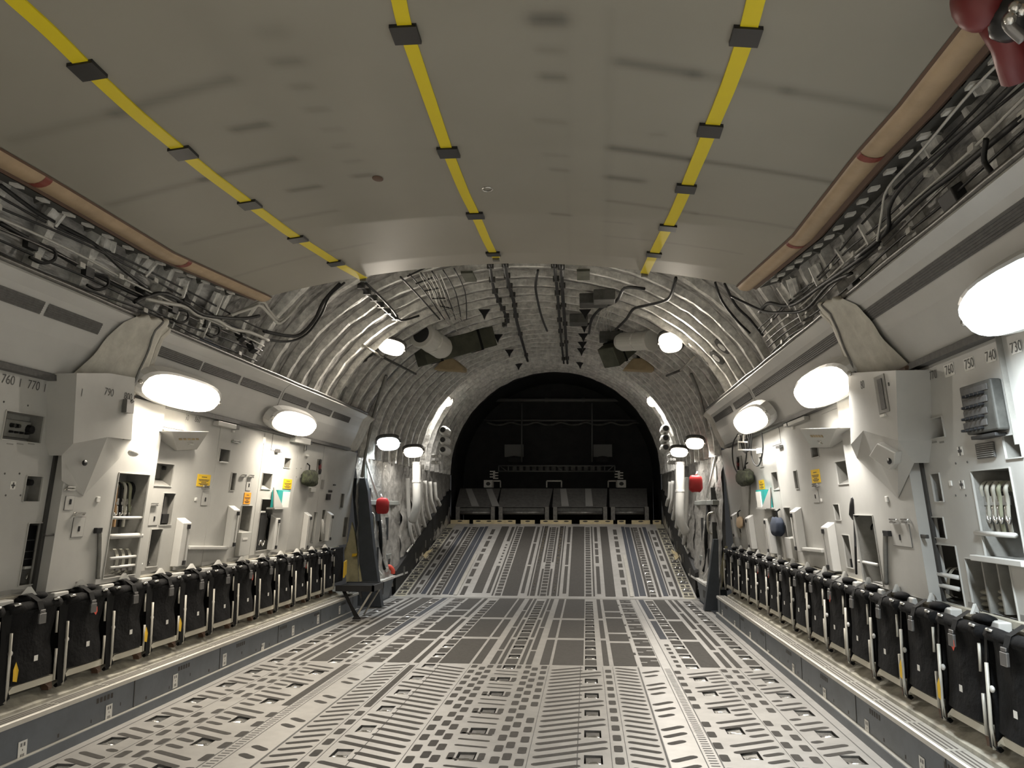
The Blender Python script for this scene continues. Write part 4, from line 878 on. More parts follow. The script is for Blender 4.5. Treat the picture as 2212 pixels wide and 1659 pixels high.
Gp = wall_panel(-1, yF1, yG1, 'pale wall panel at the end of the left wall beside the slate post', [(735, 1066, 742, 1097, .08, 'dark', 'recess'), (741, 1117, 750, 1160, .08, 'dark', 'recess'), (692, 1101, 699, 1170, .06, 'recess', 'recess')])
bd(Gp, -1, (708, 1067, 715, 1080), .03, 'black', 'dark_box'); knobs(Gp, -1, (708, 1057, 715, 1065), 0, 2, .02); bd(Gp, -1, (695, 1036, 700, 1056), .01, 'recess', 'slot'); bd(Gp, -1, (722, 1046, 726, 1049), .02, 'black', 'fastener')
mb = MB(); p = WP(695.5, 1165, -1, .0); q = WP(695.5, 1122, -1, .0); mb.tube([p, lerp(p, q, .8), q], [.035, .035, .02], 10); mb.build('white_bottle', 'white', Gp, smooth=True)
mb = MB(); 
for i, y in enumerate((998, 1008, 1018)): p = WP(688, y, -1, 0); mb.tube([p, p + NV(-1) * .03], .042, 10, 1 if i == 1 else 0)
mb.hexa([W(-1, WP(684, 1008, -1).y, WP(688, 1024, -1).z, 0), W(-1, WP(692, 1008, -1).y, WP(688, 1024, -1).z, 0), W(-1, WP(692, 1008, -1).y, WP(688, 1024, -1).z, .015), W(-1, WP(684, 1008, -1).y, WP(688, 1024, -1).z, .015), W(-1, WP(684, 1008, -1).y, WP(688, 992, -1).z, 0), W(-1, WP(692, 1008, -1).y, WP(688, 992, -1).z, 0), W(-1, WP(692, 1008, -1).y, WP(688, 992, -1).z, .015), W(-1, WP(684, 1008, -1).y, WP(688, 992, -1).z, .015)], 2)
o = mb.build('signal_light', ['black', 'blood', 'recess']); tag(o, 'small three-lens jump signal panel at the end of the left wall', 'signal light')
for px, lab in (((390, 1130, 408, 1222), 'tall narrow box left of the foot rail, nearest on the left wall'), ((501, 1102, 514, 1182), 'tall narrow box at the aft end of the foot rail, left wall'), ((593, 1120, 602, 1187), 'tall narrow box below the teal folder, left wall'), ((663, 1114, 670, 1186), 'tall narrow box below the camouflage bag, left wall'), ((712, 1112, 718, 1168), 'tall narrow box beside the white bottle, left wall')): locker(-1, px, .075, lab)
sign(-1, (426, 1025, 454, 1051), 'sign', 'yellow notice with dark lettering below the trapezoid shade, left wall')
sign(-1, (612, 1035, 630, 1056), 'sign', 'yellow notice with dark lettering above the teal folder, left wall')
sign(-1, (527, 1064, 541, 1089), 'orange', 'orange card with faint lettering, left wall', 0, 5)
# trapezoid step light shades
def shade(s, pts, label):
    d = .20; t = thing('trapezoid_shade', label, 'shade', WP(*pts[2], s))
    A4 = [WP(*pts[0], s, d), WP(*pts[1], s, d), WP(*pts[2], s, .03), WP(*pts[3], s, .03)]; B4 = [WP(*pts[0], s, 0), WP(*pts[1], s, 0), WP(*pts[2], s, 0), WP(*pts[3], s, 0)]
    B4 = [W(s, a.y, a.z, 0) for a in A4]; mb = MB(); mb.hexa([A4[3], A4[2], B4[2], B4[3], A4[0], A4[1], B4[1], B4[0]]); mb.build('body', 'paint', t, bevel=.006)
    c = (A4[0] + A4[1] + A4[2] + A4[3]) / 4; u = (A4[1] - A4[0]).normalized(); v = (A4[0] - A4[3]).normalized(); n = u.cross(v).normalized(); n = n if n.x * -s > 0 else -n
    mb = MB()
    for i in range(5): mb.obox(c + v * .05 + u * (-.16 + .08 * i) + n * .002, u * .028, v * .022, n * .002)
    mb.build('stencil_marking', 'tanpad', t); mb = MB(); mb.bar(c - v * .05 - u * .05 + n * .003, c - v * .11 + u * .05 + n * .003, .014, .003); mb.bar(c - v * .11 - u * .05 + n * .003, c - v * .05 + u * .05 + n * .003, .014, .003); mb.build('cross_mark', 'white', t)
shade(-1, [(371, 931), (452, 932), (426, 971), (384, 973)], 'grey trapezoid shade with a pale cross mark under the near left lamp')
shade(1, [(1727, 926), (1807, 924), (1790, 967), (1752, 967)], 'grey trapezoid shade with a pale cross mark under the lamp by the right pillar')
def folder(s, fx, px, wedge, label):
    a, b, c, e = rect(s, *px, .09); t = thing('folder_pocket', label, 'pocket', W(s, (a + b) / 2, c)); mb = MB()
    pts = [WP(*q, s, .10) for q in wedge]; mb.prism(pts, V((s * .012, 0, 0))); mb.build('grey_pocket', 'paint', t)
    mb = MB(); mb.hexa([W(s, a, c, .01), W(s, b, c, .01), W(s, b, c, .085), W(s, a, c, .085), W(s, a, e, .01), W(s, b, e, .01), W(s, b, e, .085), W(s, a, e, .085)]); o = mb.build('folder', 'teal', t)
    a, b, c, e = rect(s, *fx, .1); mb = MB(); mb.hexa([W(s, a, c, .086), W(s, b, c, .086), W(s, b, c, .10), W(s, a, c, .10), W(s, a, e, .086), W(s, b, e, .086), W(s, b, e, .10), W(s, a, e, .10)]); mb.build('paper_card', 'white', t)
    mb = MB(); q = WP(wedge[-1][0], wedge[-1][1], s, .0); mb.hexa([W(s, a - .25, c - .02, 0), W(s, b + .1, c - .02, 0), W(s, b + .1, c - .02, .1), W(s, a - .25, c - .02, .1), W(s, a - .25, c, 0), W(s, b + .1, c, 0), W(s, b + .1, c, .1), W(s, a - .25, c, .1)]); mb.build('ledge', 'paint', t)
folder(-1, (612, 1062, 625, 1096), (600, 1059, 626, 1096), [(592, 1053), (594, 1053), (612, 1097), (592, 1097)], 'grey wall pocket holding a teal folder, left wall')
folder(1, (1634, 1062, 1643, 1096), (1634, 1058, 1652, 1096), [(1664, 1053), (1662, 1053), (1645, 1098), (1664, 1098)], 'grey wall pocket holding a teal folder, right wall')
def bag(s, px, m, label, name='camouflage_bag', dep=.14, strapm='strap'):
    a, b, c, e = rect(s, *px, dep * .6); t = thing(name, label, 'bag', W(s, (a + b) / 2, c)); mb = MB(); ce = W(s, (a + b) / 2, (c + e) / 2, dep * .55); vs = []
    tmp = MB(); tmp.ell((0, 0, 0), 1, 1, 1, 0, 20, 14)
    for v in tmp.v:
        p = V(v); p = V([math.copysign(abs(q) ** .75, q) for q in p]); n = 1 + .14 * noise.noise(p * 2.3 + ce) + .06 * noise.noise(p * 6)
        vs.append(ce + V((p.x * dep * .5 * n, p.y * (b - a) / 2 * n, p.z * (e - c) / 2 * n)))
    mb.mesh(vs, tmp.f); mb.build('sack', m, t, smooth=True)
    mb = MB(); p = W(s, (a + b) / 2, e, .05); mb.tube([p - V((0, 0, .03)), p + V((0, .02, .06)), W(s, (a + b) / 2 + .02, e + .09, .005)], .009, 6); mb.build('hanging_cord', strapm, t); return t
bag(-1, (657, 1015, 684, 1051), 'camo', 'camouflage bag hanging on the left wall')
bag(1, (1594, 1013, 1622, 1050), 'camo', 'camouflage bag hanging below the coiled wires on the right wall')
bag(1, (1669, 1117, 1687, 1158), 'bluebag', 'navy cloth bag hanging at the dark opening on the right wall', 'navy_bag', .12)
bag(1, (1593, 1116, 1602, 1141), 'cloth', 'peach cloth hanging at the far end of the right wall', 'peach_cloth', .07)
# ---- right wall
yN = Yat(1, 1992, 0, 1150); q0 = Yat(1, 1985, .085, 1150); q1 = Yat(1, 1850, .085, 1150)
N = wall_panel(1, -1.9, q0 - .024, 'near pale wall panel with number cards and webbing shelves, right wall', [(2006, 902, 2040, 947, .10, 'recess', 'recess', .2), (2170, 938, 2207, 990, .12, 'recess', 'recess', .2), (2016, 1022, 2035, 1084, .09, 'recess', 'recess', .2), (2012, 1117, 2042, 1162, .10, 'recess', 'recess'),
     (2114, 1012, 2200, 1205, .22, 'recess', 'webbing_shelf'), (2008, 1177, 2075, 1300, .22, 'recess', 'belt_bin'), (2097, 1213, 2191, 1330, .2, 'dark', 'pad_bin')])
for i, (st, q, card) in enumerate((('730', (2194, 750), 1), ('740', (2139, 769), 1), ('750', (2093, 786), 1), ('760', (2050, 799), 1), ('770', (2015, 811), 0), ('780', (1981, 823), 0))):
    if card: bd(N, 1, (q[0] - 11, q[1] - 14, q[0] + 11, q[1] + 14), .003, 'white', 'number_card', 0, 0)
    wtext(N, 1, st, q, .075, .003)
bd(N, 1, (2078, 824, 2148, 936), .06, 'plate', 'equipment_rack', 0, .01); bd(N, 1, (2096, 938, 2150, 946), .06, 'dark', 'rack_foot')
for i in range(4): bd(N, 1, (2080, 834 + 25 * i, 2132, 848 + 25 * i), .005, 'vent', 'rack_module', .06); knobs(N, 1, (2084, 848 + 25 * i, 2130, 856 + 25 * i), .06, 5, .009)
bd(N, 1, (2107, 956, 2146, 990), .012, 'vent', 'louvre_panel')
for i in range(7): bd(N, 1, (2109, 959 + 4.4 * i, 2144, 960.5 + 4.4 * i), .006, 'recess', 'louvre', .012, 0)
knobs(N, 1, (2020, 912, 2032, 936), -.09, 1, .04); knobs(N, 1, (2184, 945, 2200, 970), -.1, 1, .04); knobs(N, 1, (2024, 1026, 2034, 1050), -.085, 1, .03); bd(N, 1, (2024, 1122, 2038, 1156), .04, 'buckle', 'valve_body', -.09)
screws(N, 1, [(2146, 856), (2174, 852), (2158, 918), (2186, 912), (2065, 1001), (2090, 998), (2065, 1070), (2087, 1070)]); bd(N, 1, (2049, 1038, 2054, 1050), .01, 'white', 'switch')
for q in (2018, 2034): bd(N, 1, (q - 5, 953, q + 5, 957), .002, 'recess', 'caption', 0, 0)
cross(1, (2160, 878, 2172, 898), 'white placard with a dark cross beside the dark equipment rack, right wall'); cross(1, (2068, 965, 2079, 984), 'white placard with a dark cross left of the louvres, right wall'); cross(1, (2072, 1038, 2082, 1056), 'white placard with a dark cross left of the webbing shelf, right wall')
mb = MB(); mb.bar(W(1, q0 - .012, 1.0, .004), W(1, q0 - .012, 2.46, .004), .05, .02, 0, (1, 0, 0)); mb.build('edge_seal', 'seam', N)
mb = MB(); yy = WP(2185, 850, 1).y; mb.bar(W(1, yy, 1.9, .004), W(1, yy, 2.46, .004), .05, .006); mb.build('cover_strip', 'recess', N)
for x0, x1, yy, r in ((2110, 2195, 1152, .014), (2012, 2072, 1240, .014), (2012, 2072, 1264, .014)):
    a, b, c, e = rect(1, x0, yy, x1, yy + 2, .0); mb = MB(); mb.tube([W(1, a, c, .005), W(1, b, c, .005)], r, 8); mb.build('retaining_bar', 'paint2', N, smooth=True)
bd(N, 1, (2096, 1205, 2204, 1218), .04, 'paint2', 'shelf_edge')
for x in (2130, 2162): bd(N, 1, (x - 1.5, 1216, x + 1.5, 1325), .19, 'recess', 'divider', -.19, 0)
Pr = wall_panel(1, q0, q1, 'pale pillar panel with a door hatch and a low webbing recess, right wall', [(1856, 1113, 1897, 1258, .2, 'recess', 'webbing_recess')], .085)
hatch(Pr, 1, (1926, 1132, 1966, 1180), .085); handle(Pr, 1, (1922, 1122, 1936, 1128), .085); handle(Pr, 1, (1947, 1122, 1961, 1128), .085); bd(Pr, 1, (1911, 1072, 1916, 1085), .012, 'white', 'switch', .085)
tube_on(1, [(1912, 1152), (1912, 1200), (1914, 1262)], .016, 'recess', 'drop_rod', Pr, .10); bd(Pr, 1, (1906, 1146, 1918, 1158), .03, 'black', 'rod_clamp', .085); bd(Pr, 1, (1972, 1154, 2000, 1162), .02, 'seam', 'tie_bar', .06)
a, b, c, e = rect(1, 1858, 1212, 1897, 1216, .06); mb = MB(); mb.tube([W(1, a, c, .07), W(1, b, c, .07)], .012, 8); mb.build('retaining_bar', 'paint2', Pr, smooth=True)
mb = MB(); top = [WP(1832, 806, 1, bo), WP(1935, 800, 1, bo), WP(1962, 790, 1, bo)]; low = [WP(1838, 960, 1, bo), WP(1865, 930, 1, bo), WP(1940, 952, 1, bo)]; tip = [WP(1851, 990, 1, .09), WP(1940, 1076, 1, .09), WP(1975, 1000, 1, .09)]
mb.face([top[0], top[1], low[2], low[1]]); mb.face([top[0], low[1], low[0]]); mb.face([low[0], low[1], low[2], tip[1], tip[0]]); mb.face([low[2], tip[2], tip[1]])
mb.face([top[1], low[2], V((3.06, low[2].y, low[2].z)), V((3.06, top[1].y, top[1].z))]); mb.face([top[0], low[0], V((3.06, low[0].y, low[0].z)), V((3.06, top[0].y, top[0].z))]); mb.face([low[2], tip[2], V((3.06, tip[2].y, tip[2].z)), V((3.06, low[2].y, low[2].z))])
br = thing('pillar_fairing', 'faceted grey fairing with a tall slot window under the right fabric collar', 'fairing', WP(1940, 1076, 1)); mb.build('shell', 'paint', br)
bd(br, 1, (1892, 808, 1915, 894), .006, 'recess', 'slot_window', bo, .012); bd(br, 1, (1898, 816, 1908, 886), .006, 'vent', 'gauge', bo + .006, .008); bd(br, 1, (1900, 895, 1910, 900), .015, 'white', 'tab', bo, 0); wtext(br, 1, '80', (1863, 832), .08, bo); bd(br, 1, (1918, 826, 1920, 834), .003, 'seam', 'tick', bo, 0)
c4 = [WP(1876, 985, 1, .235), WP(1893, 958, 1, .245), WP(1933, 978, 1, .215), WP(1930, 1003, 1, .20), WP(1919, 1016, 1, .19)]; mb = MB(); mb.prism(c4, V((.05, 0, .01))); mb.build('cover_flap', 'paint2', br, bevel=.008)
mb = MB(); p = WP(1921, 996, 1, .212); mb.ell(p, .012, .028, .022, 0, 10, 6); mb.build('fastener', 'black', br)
r1 = Yat(1, 1687); r2 = Yat(1, 1603); r3 = 13.28
Cr = wall_panel(1, q1 + .03, r1 - G, 'pale wall panel with the trapezoid shade and a foot rail, right wall', [(1808, 995, 1833, 1046, .12, 'recess', 'recess', .35), (1753, 965, 1769, 988, .08, 'recess', 'recess'), (1717, 1016, 1724, 1056, .08, 'recess', 'recess'), (1698, 1096, 1711, 1160, .16, 'recess', 'pocket', .1), (1803, 1089, 1815, 1124, .1, 'recess', 'recess'), (1825, 1156, 1840, 1226, .1, 'recess', 'recess')])
knobs(Cr, 1, (1816, 1000, 1826, 1012), -.1, 2, .025); bd(Cr, 1, (1827, 1165, 1837, 1220), .04, 'buckle', 'valve_body', -.09); bd(Cr, 1, (1827, 1206, 1838, 1224), .05, 'black', 'valve_knob', -.08); handle(Cr, 1, (1755, 1046, 1765, 1050)); hatch(Cr, 1, (1756, 1058, 1768, 1086)); bd(Cr, 1, (1771, 1077, 1774, 1084), .01, 'white', 'switch')
mb = MB(); mb.bar(WP(1732, 1185, 1, .03), WP(1781, 1190, 1, .03), .06, .035, 0, UV(1)); mb.build('foot_rail', 'paint2', Cr, bevel=.008)
bd(Cr, 1, (1697, 1162, 1710, 1206), .05, 'paint', 'pocket_box'); bd(Cr, 1, (1700, 905, 1738, 914), .05, 'paint', 'lamp_shade'); bd(Cr, 1, (1692, 914, 1699, 922), .04, 'buckle', 'shade_clip'); bd(Cr, 1, (1710, 920, 1712, 928), .02, 'white', 'tab'); hatch(Cr, 1, (1776, 884, 1830, 928), 0, False)
Er = wall_panel(1, r1, r2 - G, 'pale wall panel with the teal folder pocket and a yellow notice, right wall', [(1669, 1019, 1682, 1058, .11, 'recess', 'recess', .35), (1641, 986, 1649, 1009, .08, 'recess', 'recess'), (1674, 1102, 1686, 1203, .16, 'dark', 'recess')])
tube_on(1, [(1620, 1018), (1619, 1072), (1616, 1150)], .012, 'recess', 'drop_rod', Er, .01); hatch(Er, 1, (1664, 915, 1684, 962), 0, False); bd(Er, 1, (1675, 962, 1684, 968), .04, 'buckle', 'shade_clip')
Fr = wall_panel(1, r2, r3, 'pale wall panel at the far end of the right wall beside the side door', [(1591, 1108, 1599, 1150, .08, 'dark', 'recess'), (1612, 1085, 1617, 1104, .06, 'dark', 'recess')] if r2 < 12 else [(1591, 1108, 1599, 1150, .08, 'dark', 'recess')])
mb = MB()
for i, y in enumerate((993, 1001, 1009)): p = WP(1598, y, 1, 0); mb.tube([p, p + NV(1) * .04], .04, 10, 1 if i == 1 else 0)
a, b, c, e = rect(1, 1593, 985, 1603, 1015, .01); mb.hexa([W(1, a, c, 0), W(1, b, c, 0), W(1, b, c, .015), W(1, a, c, .015), W(1, a, e, 0), W(1, b, e, 0), W(1, b, e, .015), W(1, a, e, .015)], 2)
o = mb.build('signal_light', ['black', 'blood', 'recess']); tag(o, 'small three-lens jump signal panel above the right camouflage bag', 'signal light')
for px, lab in (((1779, 1140, 1793, 1231), 'tall narrow box at the near end of the foot rail, right wall'), ((1711, 1106, 1722, 1190), 'tall narrow box at the far end of the foot rail, right wall'), ((1654, 1122, 1661, 1194), 'tall narrow box below the teal folder, right wall'), ((1613, 1120, 1620, 1184), 'tall narrow box beside the peach cloth, right wall'), ((1581, 1114, 1586, 1160), 'tall narrow box at the far end of the right wall')): locker(1, px, .075, lab)
sign(1, (1753, 1014, 1771, 1043), 'sign', 'yellow notice with dark lettering below the trapezoid shade, right wall')
sign(1, (1640, 1037, 1651, 1057), 'sign', 'yellow notice with dark lettering above the teal folder, right wall')
# handset hanging on the seam
t = thing('handset', 'black handset hanging beside the pillar on the right wall', 'handset', WP(1846, 1124, 1, .05)); mb = MB()
p, q = WP(1846, 1122, 1, .07), WP(1846, 1076, 1, .07); mb.tube([p, lerp(p, q, .25), lerp(p, q, .7), q, q + (q - p) * .08], [.02, .045, .04, .03, .008], 8); mb.build('grip', 'black', t, smooth=True)
mb = MB(); mb.tube([q, WP(1848, 1068, 1, .03)], .008, 5); mb.build('hook', 'white', t); mb = MB(); mb.tube([p, WP(1848, 1180, 1, .10), WP(1850, 1240, 1, .10)], .010, 5); mb.build('cord', 'black', t)
# coiled wires and wire cage under the far right lamp
t = thing('wire_coil', 'loose coil of dark wires hanging under the far lamp of the right wall', 'wire', WP(1610, 1020, 1, .1)); 
for i, pts in enumerate(([(1594, 938), (1583, 960), (1584, 1000), (1596, 1024), (1608, 1010), (1613, 975), (1612, 940)], [(1626, 935), (1622, 970), (1628, 1000), (1640, 1004), (1648, 970), (1645, 935)], [(1600, 940), (1604, 970), (1612, 978), (1618, 960), (1616, 938)], [(1604, 938), (1608, 972), (1616, 974), (1620, 955), (1621, 938)])): tube_on(1, pts, .009, 'cable', 'loop', t, .12)
t = thing('lamp_guard', 'white wire guard frame below the far lamp of the right wall', 'guard', WP(1610, 970, 1, .1))
for pts in ([(1595, 940), (1595, 972), (1640, 972)], [(1606, 940), (1606, 955), (1614, 955)], [(1595, 955), (1612, 955)]): mb = MB(); mb.tube([WP(*q, 1, .16) for q in pts], .009, 6); mb.build('wire', 'white', t)
mb = MB(); mb.obox(WP(1640, 974, 1, .15), V((.02, 0, 0)), V((0, .06, 0)), V((0, 0, .03))); mb.build('clip', 'paint2', t)
# ---- webbing hanging in the recesses
def webbing(s, px, off, m, label, hookm='steel', wdt=.03, name='hanging_strap'):
    (x0, y0), (x1, y1) = px; t = thing(name, label, 'strap', WP(x1, y1, s, off), 'straps hanging in the wall recesses')
    a, b = WP(x0, y0, s, off), WP(x1, y1, s, off); mb = MB(); c = a + V((0, 0, .0)); dy = V((0, wdt / 2, 0)); L = (b - a)
    P = [a + NV(s) * -.05 - V((0, 0, .06)), a + NV(s) * -.01 + V((0, 0, .005)), a + NV(s) * .03 - V((0, 0, .03)), a + L * .35 + NV(s) * .02, a + L * .7 + NV(s) * .015, b]
    P = smooth_path(P, 4); mb.grid([[p - dy, p + dy, p + dy * .9 + NV(s) * .012, p - dy * .9 + NV(s) * .012, p - dy] for p in P]); mb.build('web', m, t, smooth=True)
    mb = MB(); h = lerp(a, b, .62) + NV(s) * .025; mb.tube([h + V((0, 0, .05)), h + V((0, .02, .02)), h + V((0, .018, -.03)), h + V((0, -.012, -.05)), h + V((0, -.02, -.02))], .009, 6); mb.build('hook', hookm, t, smooth=True)
    mb = MB(); mb.obox(h + V((0, 0, .07)), V((.012, 0, 0)), V((0, wdt * .7, 0)), V((0, 0, .025))); mb.build('ratchet', hookm, t)
wcol = ['orange', 'greystrap', 'strap', 'greystrap', 'green']
M['strapg'] = mat('faded green webbing', (.30, .31, .22), .8); M['strapo'] = mat('faded orange webbing', (.42, .26, .13), .8); M['strapw'] = mat('pale webbing', (.45, .44, .38), .8)
for i, (x, m) in enumerate(((243, 'strapo'), (254, 'strap'), (263, 'strapw'), (274, 'strapg'), (281, 'strap'))): webbing(-1, ((x, 1042), (x + 1, 1138)), -.06, m, '%s strap in the tall left pillar recess, %s from the near side' % ({'strapo': 'faded orange', 'strap': 'charcoal', 'strapw': 'pale', 'strapg': 'faded green'}[m], ORD[i]))
for i, x in enumerate((1868, 1876, 1884, 1891)): webbing(1, ((x, 1130), (x, 1228)), -.07, 'strap', 'dark strap in the low recess of the right pillar, %s from its far side' % ORD[i])
for i, (x, m) in enumerate(((2132, 'strapw'), (2144, 'strapw'), (2158, 'strapw'), (2170, 'strapg'), (2186, 'strapw'))): webbing(1, ((x, 1040), (x + 2, 1150)), -.07, m, '%s strap in the right wall webbing shelf, %s from its far side' % ({'strapw': 'pale', 'strapg': 'faded green'}[m], ORD[i]))
def belt_ring(s, x, y, r, off, m, label):
    t = thing('rolled_belt', label, 'belt', WP(x, y + r, s, off), 'rolled belts in the wall recesses'); c = WP(x, y, s, off); R_ = abs(WP(x, y - r, s, off).z - c.z); mb = MB()
    rows = []
    for k in range(17):
        an = -math.pi * .55 + math.pi * 1.25 * k / 16; p = c + NV(s) * (.05 * math.cos(an)) + V((0, .035 * math.sin(an * .5) * -s, R_ * math.sin(an))); dy = V((0, .022, 0)); rows.append([p - dy, p + dy])
    mb.grid(rows); mb.build('web', m, t, smooth=True); mb = MB(); mb.obox(c + NV(s) * .05 + V((0, 0, -R_ * .5)), V((.008, 0, 0)), V((0, .028, 0)), V((0, 0, .02))); mb.build('buckle', 'buckle', t)
for i, x in enumerate((240, 254, 268, 283)): belt_ring(-1, x, 1212, 26, .02, 'strapw', 'pale rolled belt in the left pillar recess, %s from the near side' % ORD[i])
for i, x in enumerate((2028, 2042, 2054, 2066)): belt_ring(1, x, 1258, 32, -.06, 'strapw', 'pale rolled belt in the right wall bin, %s from its far side' % ORD[i])
o = None; t = thing('paper_card', 'white card lying in the belt bin of the right wall', 'card', WP(2040, 1290, 1, -.02)); mb = MB(); mb.prism([WP(2024, 1282, 1, .0), WP(2038, 1272, 1, .0), WP(2054, 1290, 1, .0), WP(2034, 1296, 1, .0)], V((.004, 0, 0))); mb.build('sheet', 'white', t)
M['padw'] = mat('pale foam pad', (.36, .34, .28), .8, var=.1)
for bi, (x, n) in enumerate(((2114, 3), (2146, 4), (2186, 4))):
    for k in range(n):
        p = WP(x - 6, 1318 - 13 * k, 1, -.10); mb = MB(); mb.ell(p, .06, .042, .018, 0, 12, 8); o = mb.build('foam_pad', 'padw', smooth=True); tag(o, '%s pale foam pad from the bottom in the %s pad bin compartment' % (ORD[k], ('farthest', 'middle', 'nearest')[bi]), 'pad', 'foam pads in the bin')
# ================================================================ side doors and linings beside the ramp
def T(m, parent, name, pts, r, n=7, sm=True):
    mb = MB(); mb.tube(smooth_path(pts, 4) if len(pts) > 2 else pts, r, n); return mb.build(name, m, parent, smooth=sm)
def SX(x, y, s, X=2.72): return atX(x, y, s * X)
def plate(parent, name, m, pts, dx, s):     # outline on a fore-and-aft plane given real thickness dx outboard
    mb = MB(); mb.prism(pts, V((s * dx, 0, 0))); return mb.build(name, m, parent)
def mir(q): return q
# slate posts that close the seat rows
def post(s, px, ypx, label):
    t = thing('slate_post', label, 'post', atY(*px[-1], 13.45)); mb = MB(); mb.prism([atY(x, y, 13.42) for x, y in px], V((0, .16, 0))); mb.build('post_body', 'slate', t)
    if ypx:
        mb = MB(); mb.prism([atY(x, y, 13.36) for x, y in ypx], V((0, .05, 0))); mb.build('yellow_edge', 'yelpost', t)
    return t
pl_ = post(-1, [(760, 1033), (788, 1033), (794, 1060), (806, 1180), (824, 1311), (784, 1311), (770, 1180), (764, 1100)], [(743, 1190), (752, 1168), (760, 1128), (766, 1150), (772, 1200), (781, 1256), (748, 1258)], 'dark slate post with a pale yellow edge at the end of the left seat row')
mb = MB(); mb.prism([atY(762, 1196, 13.3), atY(772, 1195, 13.3), (atY(770, 1201, 13.3)), atY(761, 1203, 13.3)], V((0, -.03, 0))); mb.build('yellow_ribbon', 'tagyel', pl_)
pr_ = post(1, [(1542, 1165), (1552, 1165), (1553, 1250), (1560, 1319), (1522, 1319), (1534, 1230)], [(1557, 1225), (1566, 1180), (1572, 1180), (1566, 1235), (1558, 1275)], 'dark slate post with a pale edge at the end of the right seat row')
for s in (-1, 1):
    sd = SIDE[s]
    t = thing('door_ledge', 'low grey ledge with a bracket under the %s side door' % sd, 'ledge', (s * 2.85, 15, 0))
    mb = MB(); mb.box((min(s * 2.70, s * 3.05), 13.6, .31), (max(s * 2.70, s * 3.05), 16.4, .345)); mb.build('top_plate', 'frame', t)
    mb = MB(); mb.prism([(s * 2.72, 13.65, 0), (s * 2.72, 14.9, 0), (s * 2.72, 15.3, .31), (s * 2.72, 13.65, .31)], (s * .25, 0, 0)); mb.build('bracket', 'kerb', t)
    mb = MB(); mb.box((min(s * 2.714, s * 2.72), 14.2, .10), (max(s * 2.714, s * 2.72), 14.5, .22)); mb.build('bracket_window', 'dark', t)
    # door built from its own panels
    X = 2.86
    t = thing('side_door', 'pale green-grey side door with dark slots behind the low ledge, %s side' % sd, 'door', (s * X, 14.5, .345))
    def B(nm, m, x0, x1, y0, y1, z0, z1, bev=.01): mb = MB(); mb.box((min(s * x0, s * x1), y0, z0), (max(s * x0, s * x1), y1, z1)); return mb.build(nm, m, t, bevel=bev)
    B('door_skin', 'recess', 2.93, 2.98, 13.62, 15.9, .35, 2.35, 0)
    for y, w in ((13.72, .14), (14.35, .12), (15.05, .12), (15.75, .10)):
        mb = MB(); mb.prism([(s * 2.80, y, .35), (s * 2.80, y + w, .35), (s * 2.90, y + w * .8, 1.2), (s * 2.88, y + w * .8, 2.3), (s * 2.88, y, 2.3), (s * 2.90, y, 1.2)], (s * .06, 0, 0)); mb.build('door_frame', 'green', t, bevel=.006)
    for y, z0, z1 in ((13.78, .9, 1.35), (14.42, .55, .9), (15.1, 1.0, 1.4), (13.80, 1.6, 1.9), (14.40, 1.35, 1.7)):
        B('slot', 'dark', 2.80, 2.90, y - .012, y + .03, z0, z1, 0)
    B('lit_panel', 'white', 2.90, 2.92, 13.9, 14.3, 1.75, 2.38); B('lower_box', 'green', 2.78, 2.92, 15.0, 15.35, .35, .75); B('box_window', 'dark', 2.775, 2.79, 15.08, 15.26, .45, .66, 0); B('dark_bay', 'dark', 2.91, 2.925, 14.5, 15.0, .5, 1.5, 0); B('top_rail', 'green', 2.80, 2.95, 13.65, 15.95, 1.62, 1.70)
    B('dark_window', 'dark', 2.905, 2.915, 14.75, 15.0, 1.75, 2.15, 0)
    T('white', t, 'curved_edge', [(s * 2.88, 14.0, 1.35), (s * 2.86, 14.05, .9), (s * 2.80, 14.2, .6), (s * 2.73, 14.4, .42)], .028)
    T('alu', t, 'grab_handle', [(s * 2.84, 13.8, 1.5), (s * 2.74, 13.8, 1.46), (s * 2.74, 13.8, 1.2), (s * 2.84, 13.8, 1.16)], .018)
    T('white', t, 'diagonal_rod', [(s * 2.88, 13.7, 2.4), (s * 2.80, 14.25, 1.75)], .02); T('strap', t, 'cable', [(s * 2.85, 14.5, 1.6), (s * 2.80, 14.55, 1.1), (s * 2.82, 14.7, .7), (s * 2.78, 14.8, .5)], .03)
    T('foil', t, 'foil_hose', [(s * 2.84, 14.62, 1.35), (s * 2.80, 14.7, 1.0), (s * 2.82, 14.85, .75), (s * 2.76, 14.9, .45)], .05)
    # red bag
    p = atY(826, 1093, 13.95) if s < 0 else atY(1503, 1045, 13.95); tb = thing('red_bag', 'red bag hanging on the %s side door' % sd, 'bag', p - V((0, 0, .14))); mb = MB(); tmp = MB(); tmp.ell((0, 0, 0), 1, 1, 1, 0, 18, 12); vs = []
    for v in tmp.v: q = V([math.copysign(abs(c) ** .55, c) for c in v]); n = 1 + .12 * noise.noise(q * 2 + p); vs.append(p + V((q.x * .11 * n, q.y * .06, q.z * .135 * n)))
    mb.mesh(vs, tmp.f); mb.build('sack', 'red', tb, smooth=True); T('white', tb, 'hanger', [p + V((0, 0, .12)), p + V((s * .03, 0, .2))], .012)
    # white pipe and lining with struts
    y0 = 15.8; t = thing('white_pipe', 'upright white pipe beside the %s side door' % sd, 'pipe', (s * 2.60, y0, .9)); pz = [atY(900, y, y0) for y in (1000, 1040, 1095)] if s < 0 else [atY(1469, y, y0) for y in (1000, 1060, 1120)]
    T('pipe', t, 'tube', [pz[0], pz[1], pz[2], pz[2] + V((s * .12, .2, -.25))], .085, 12)
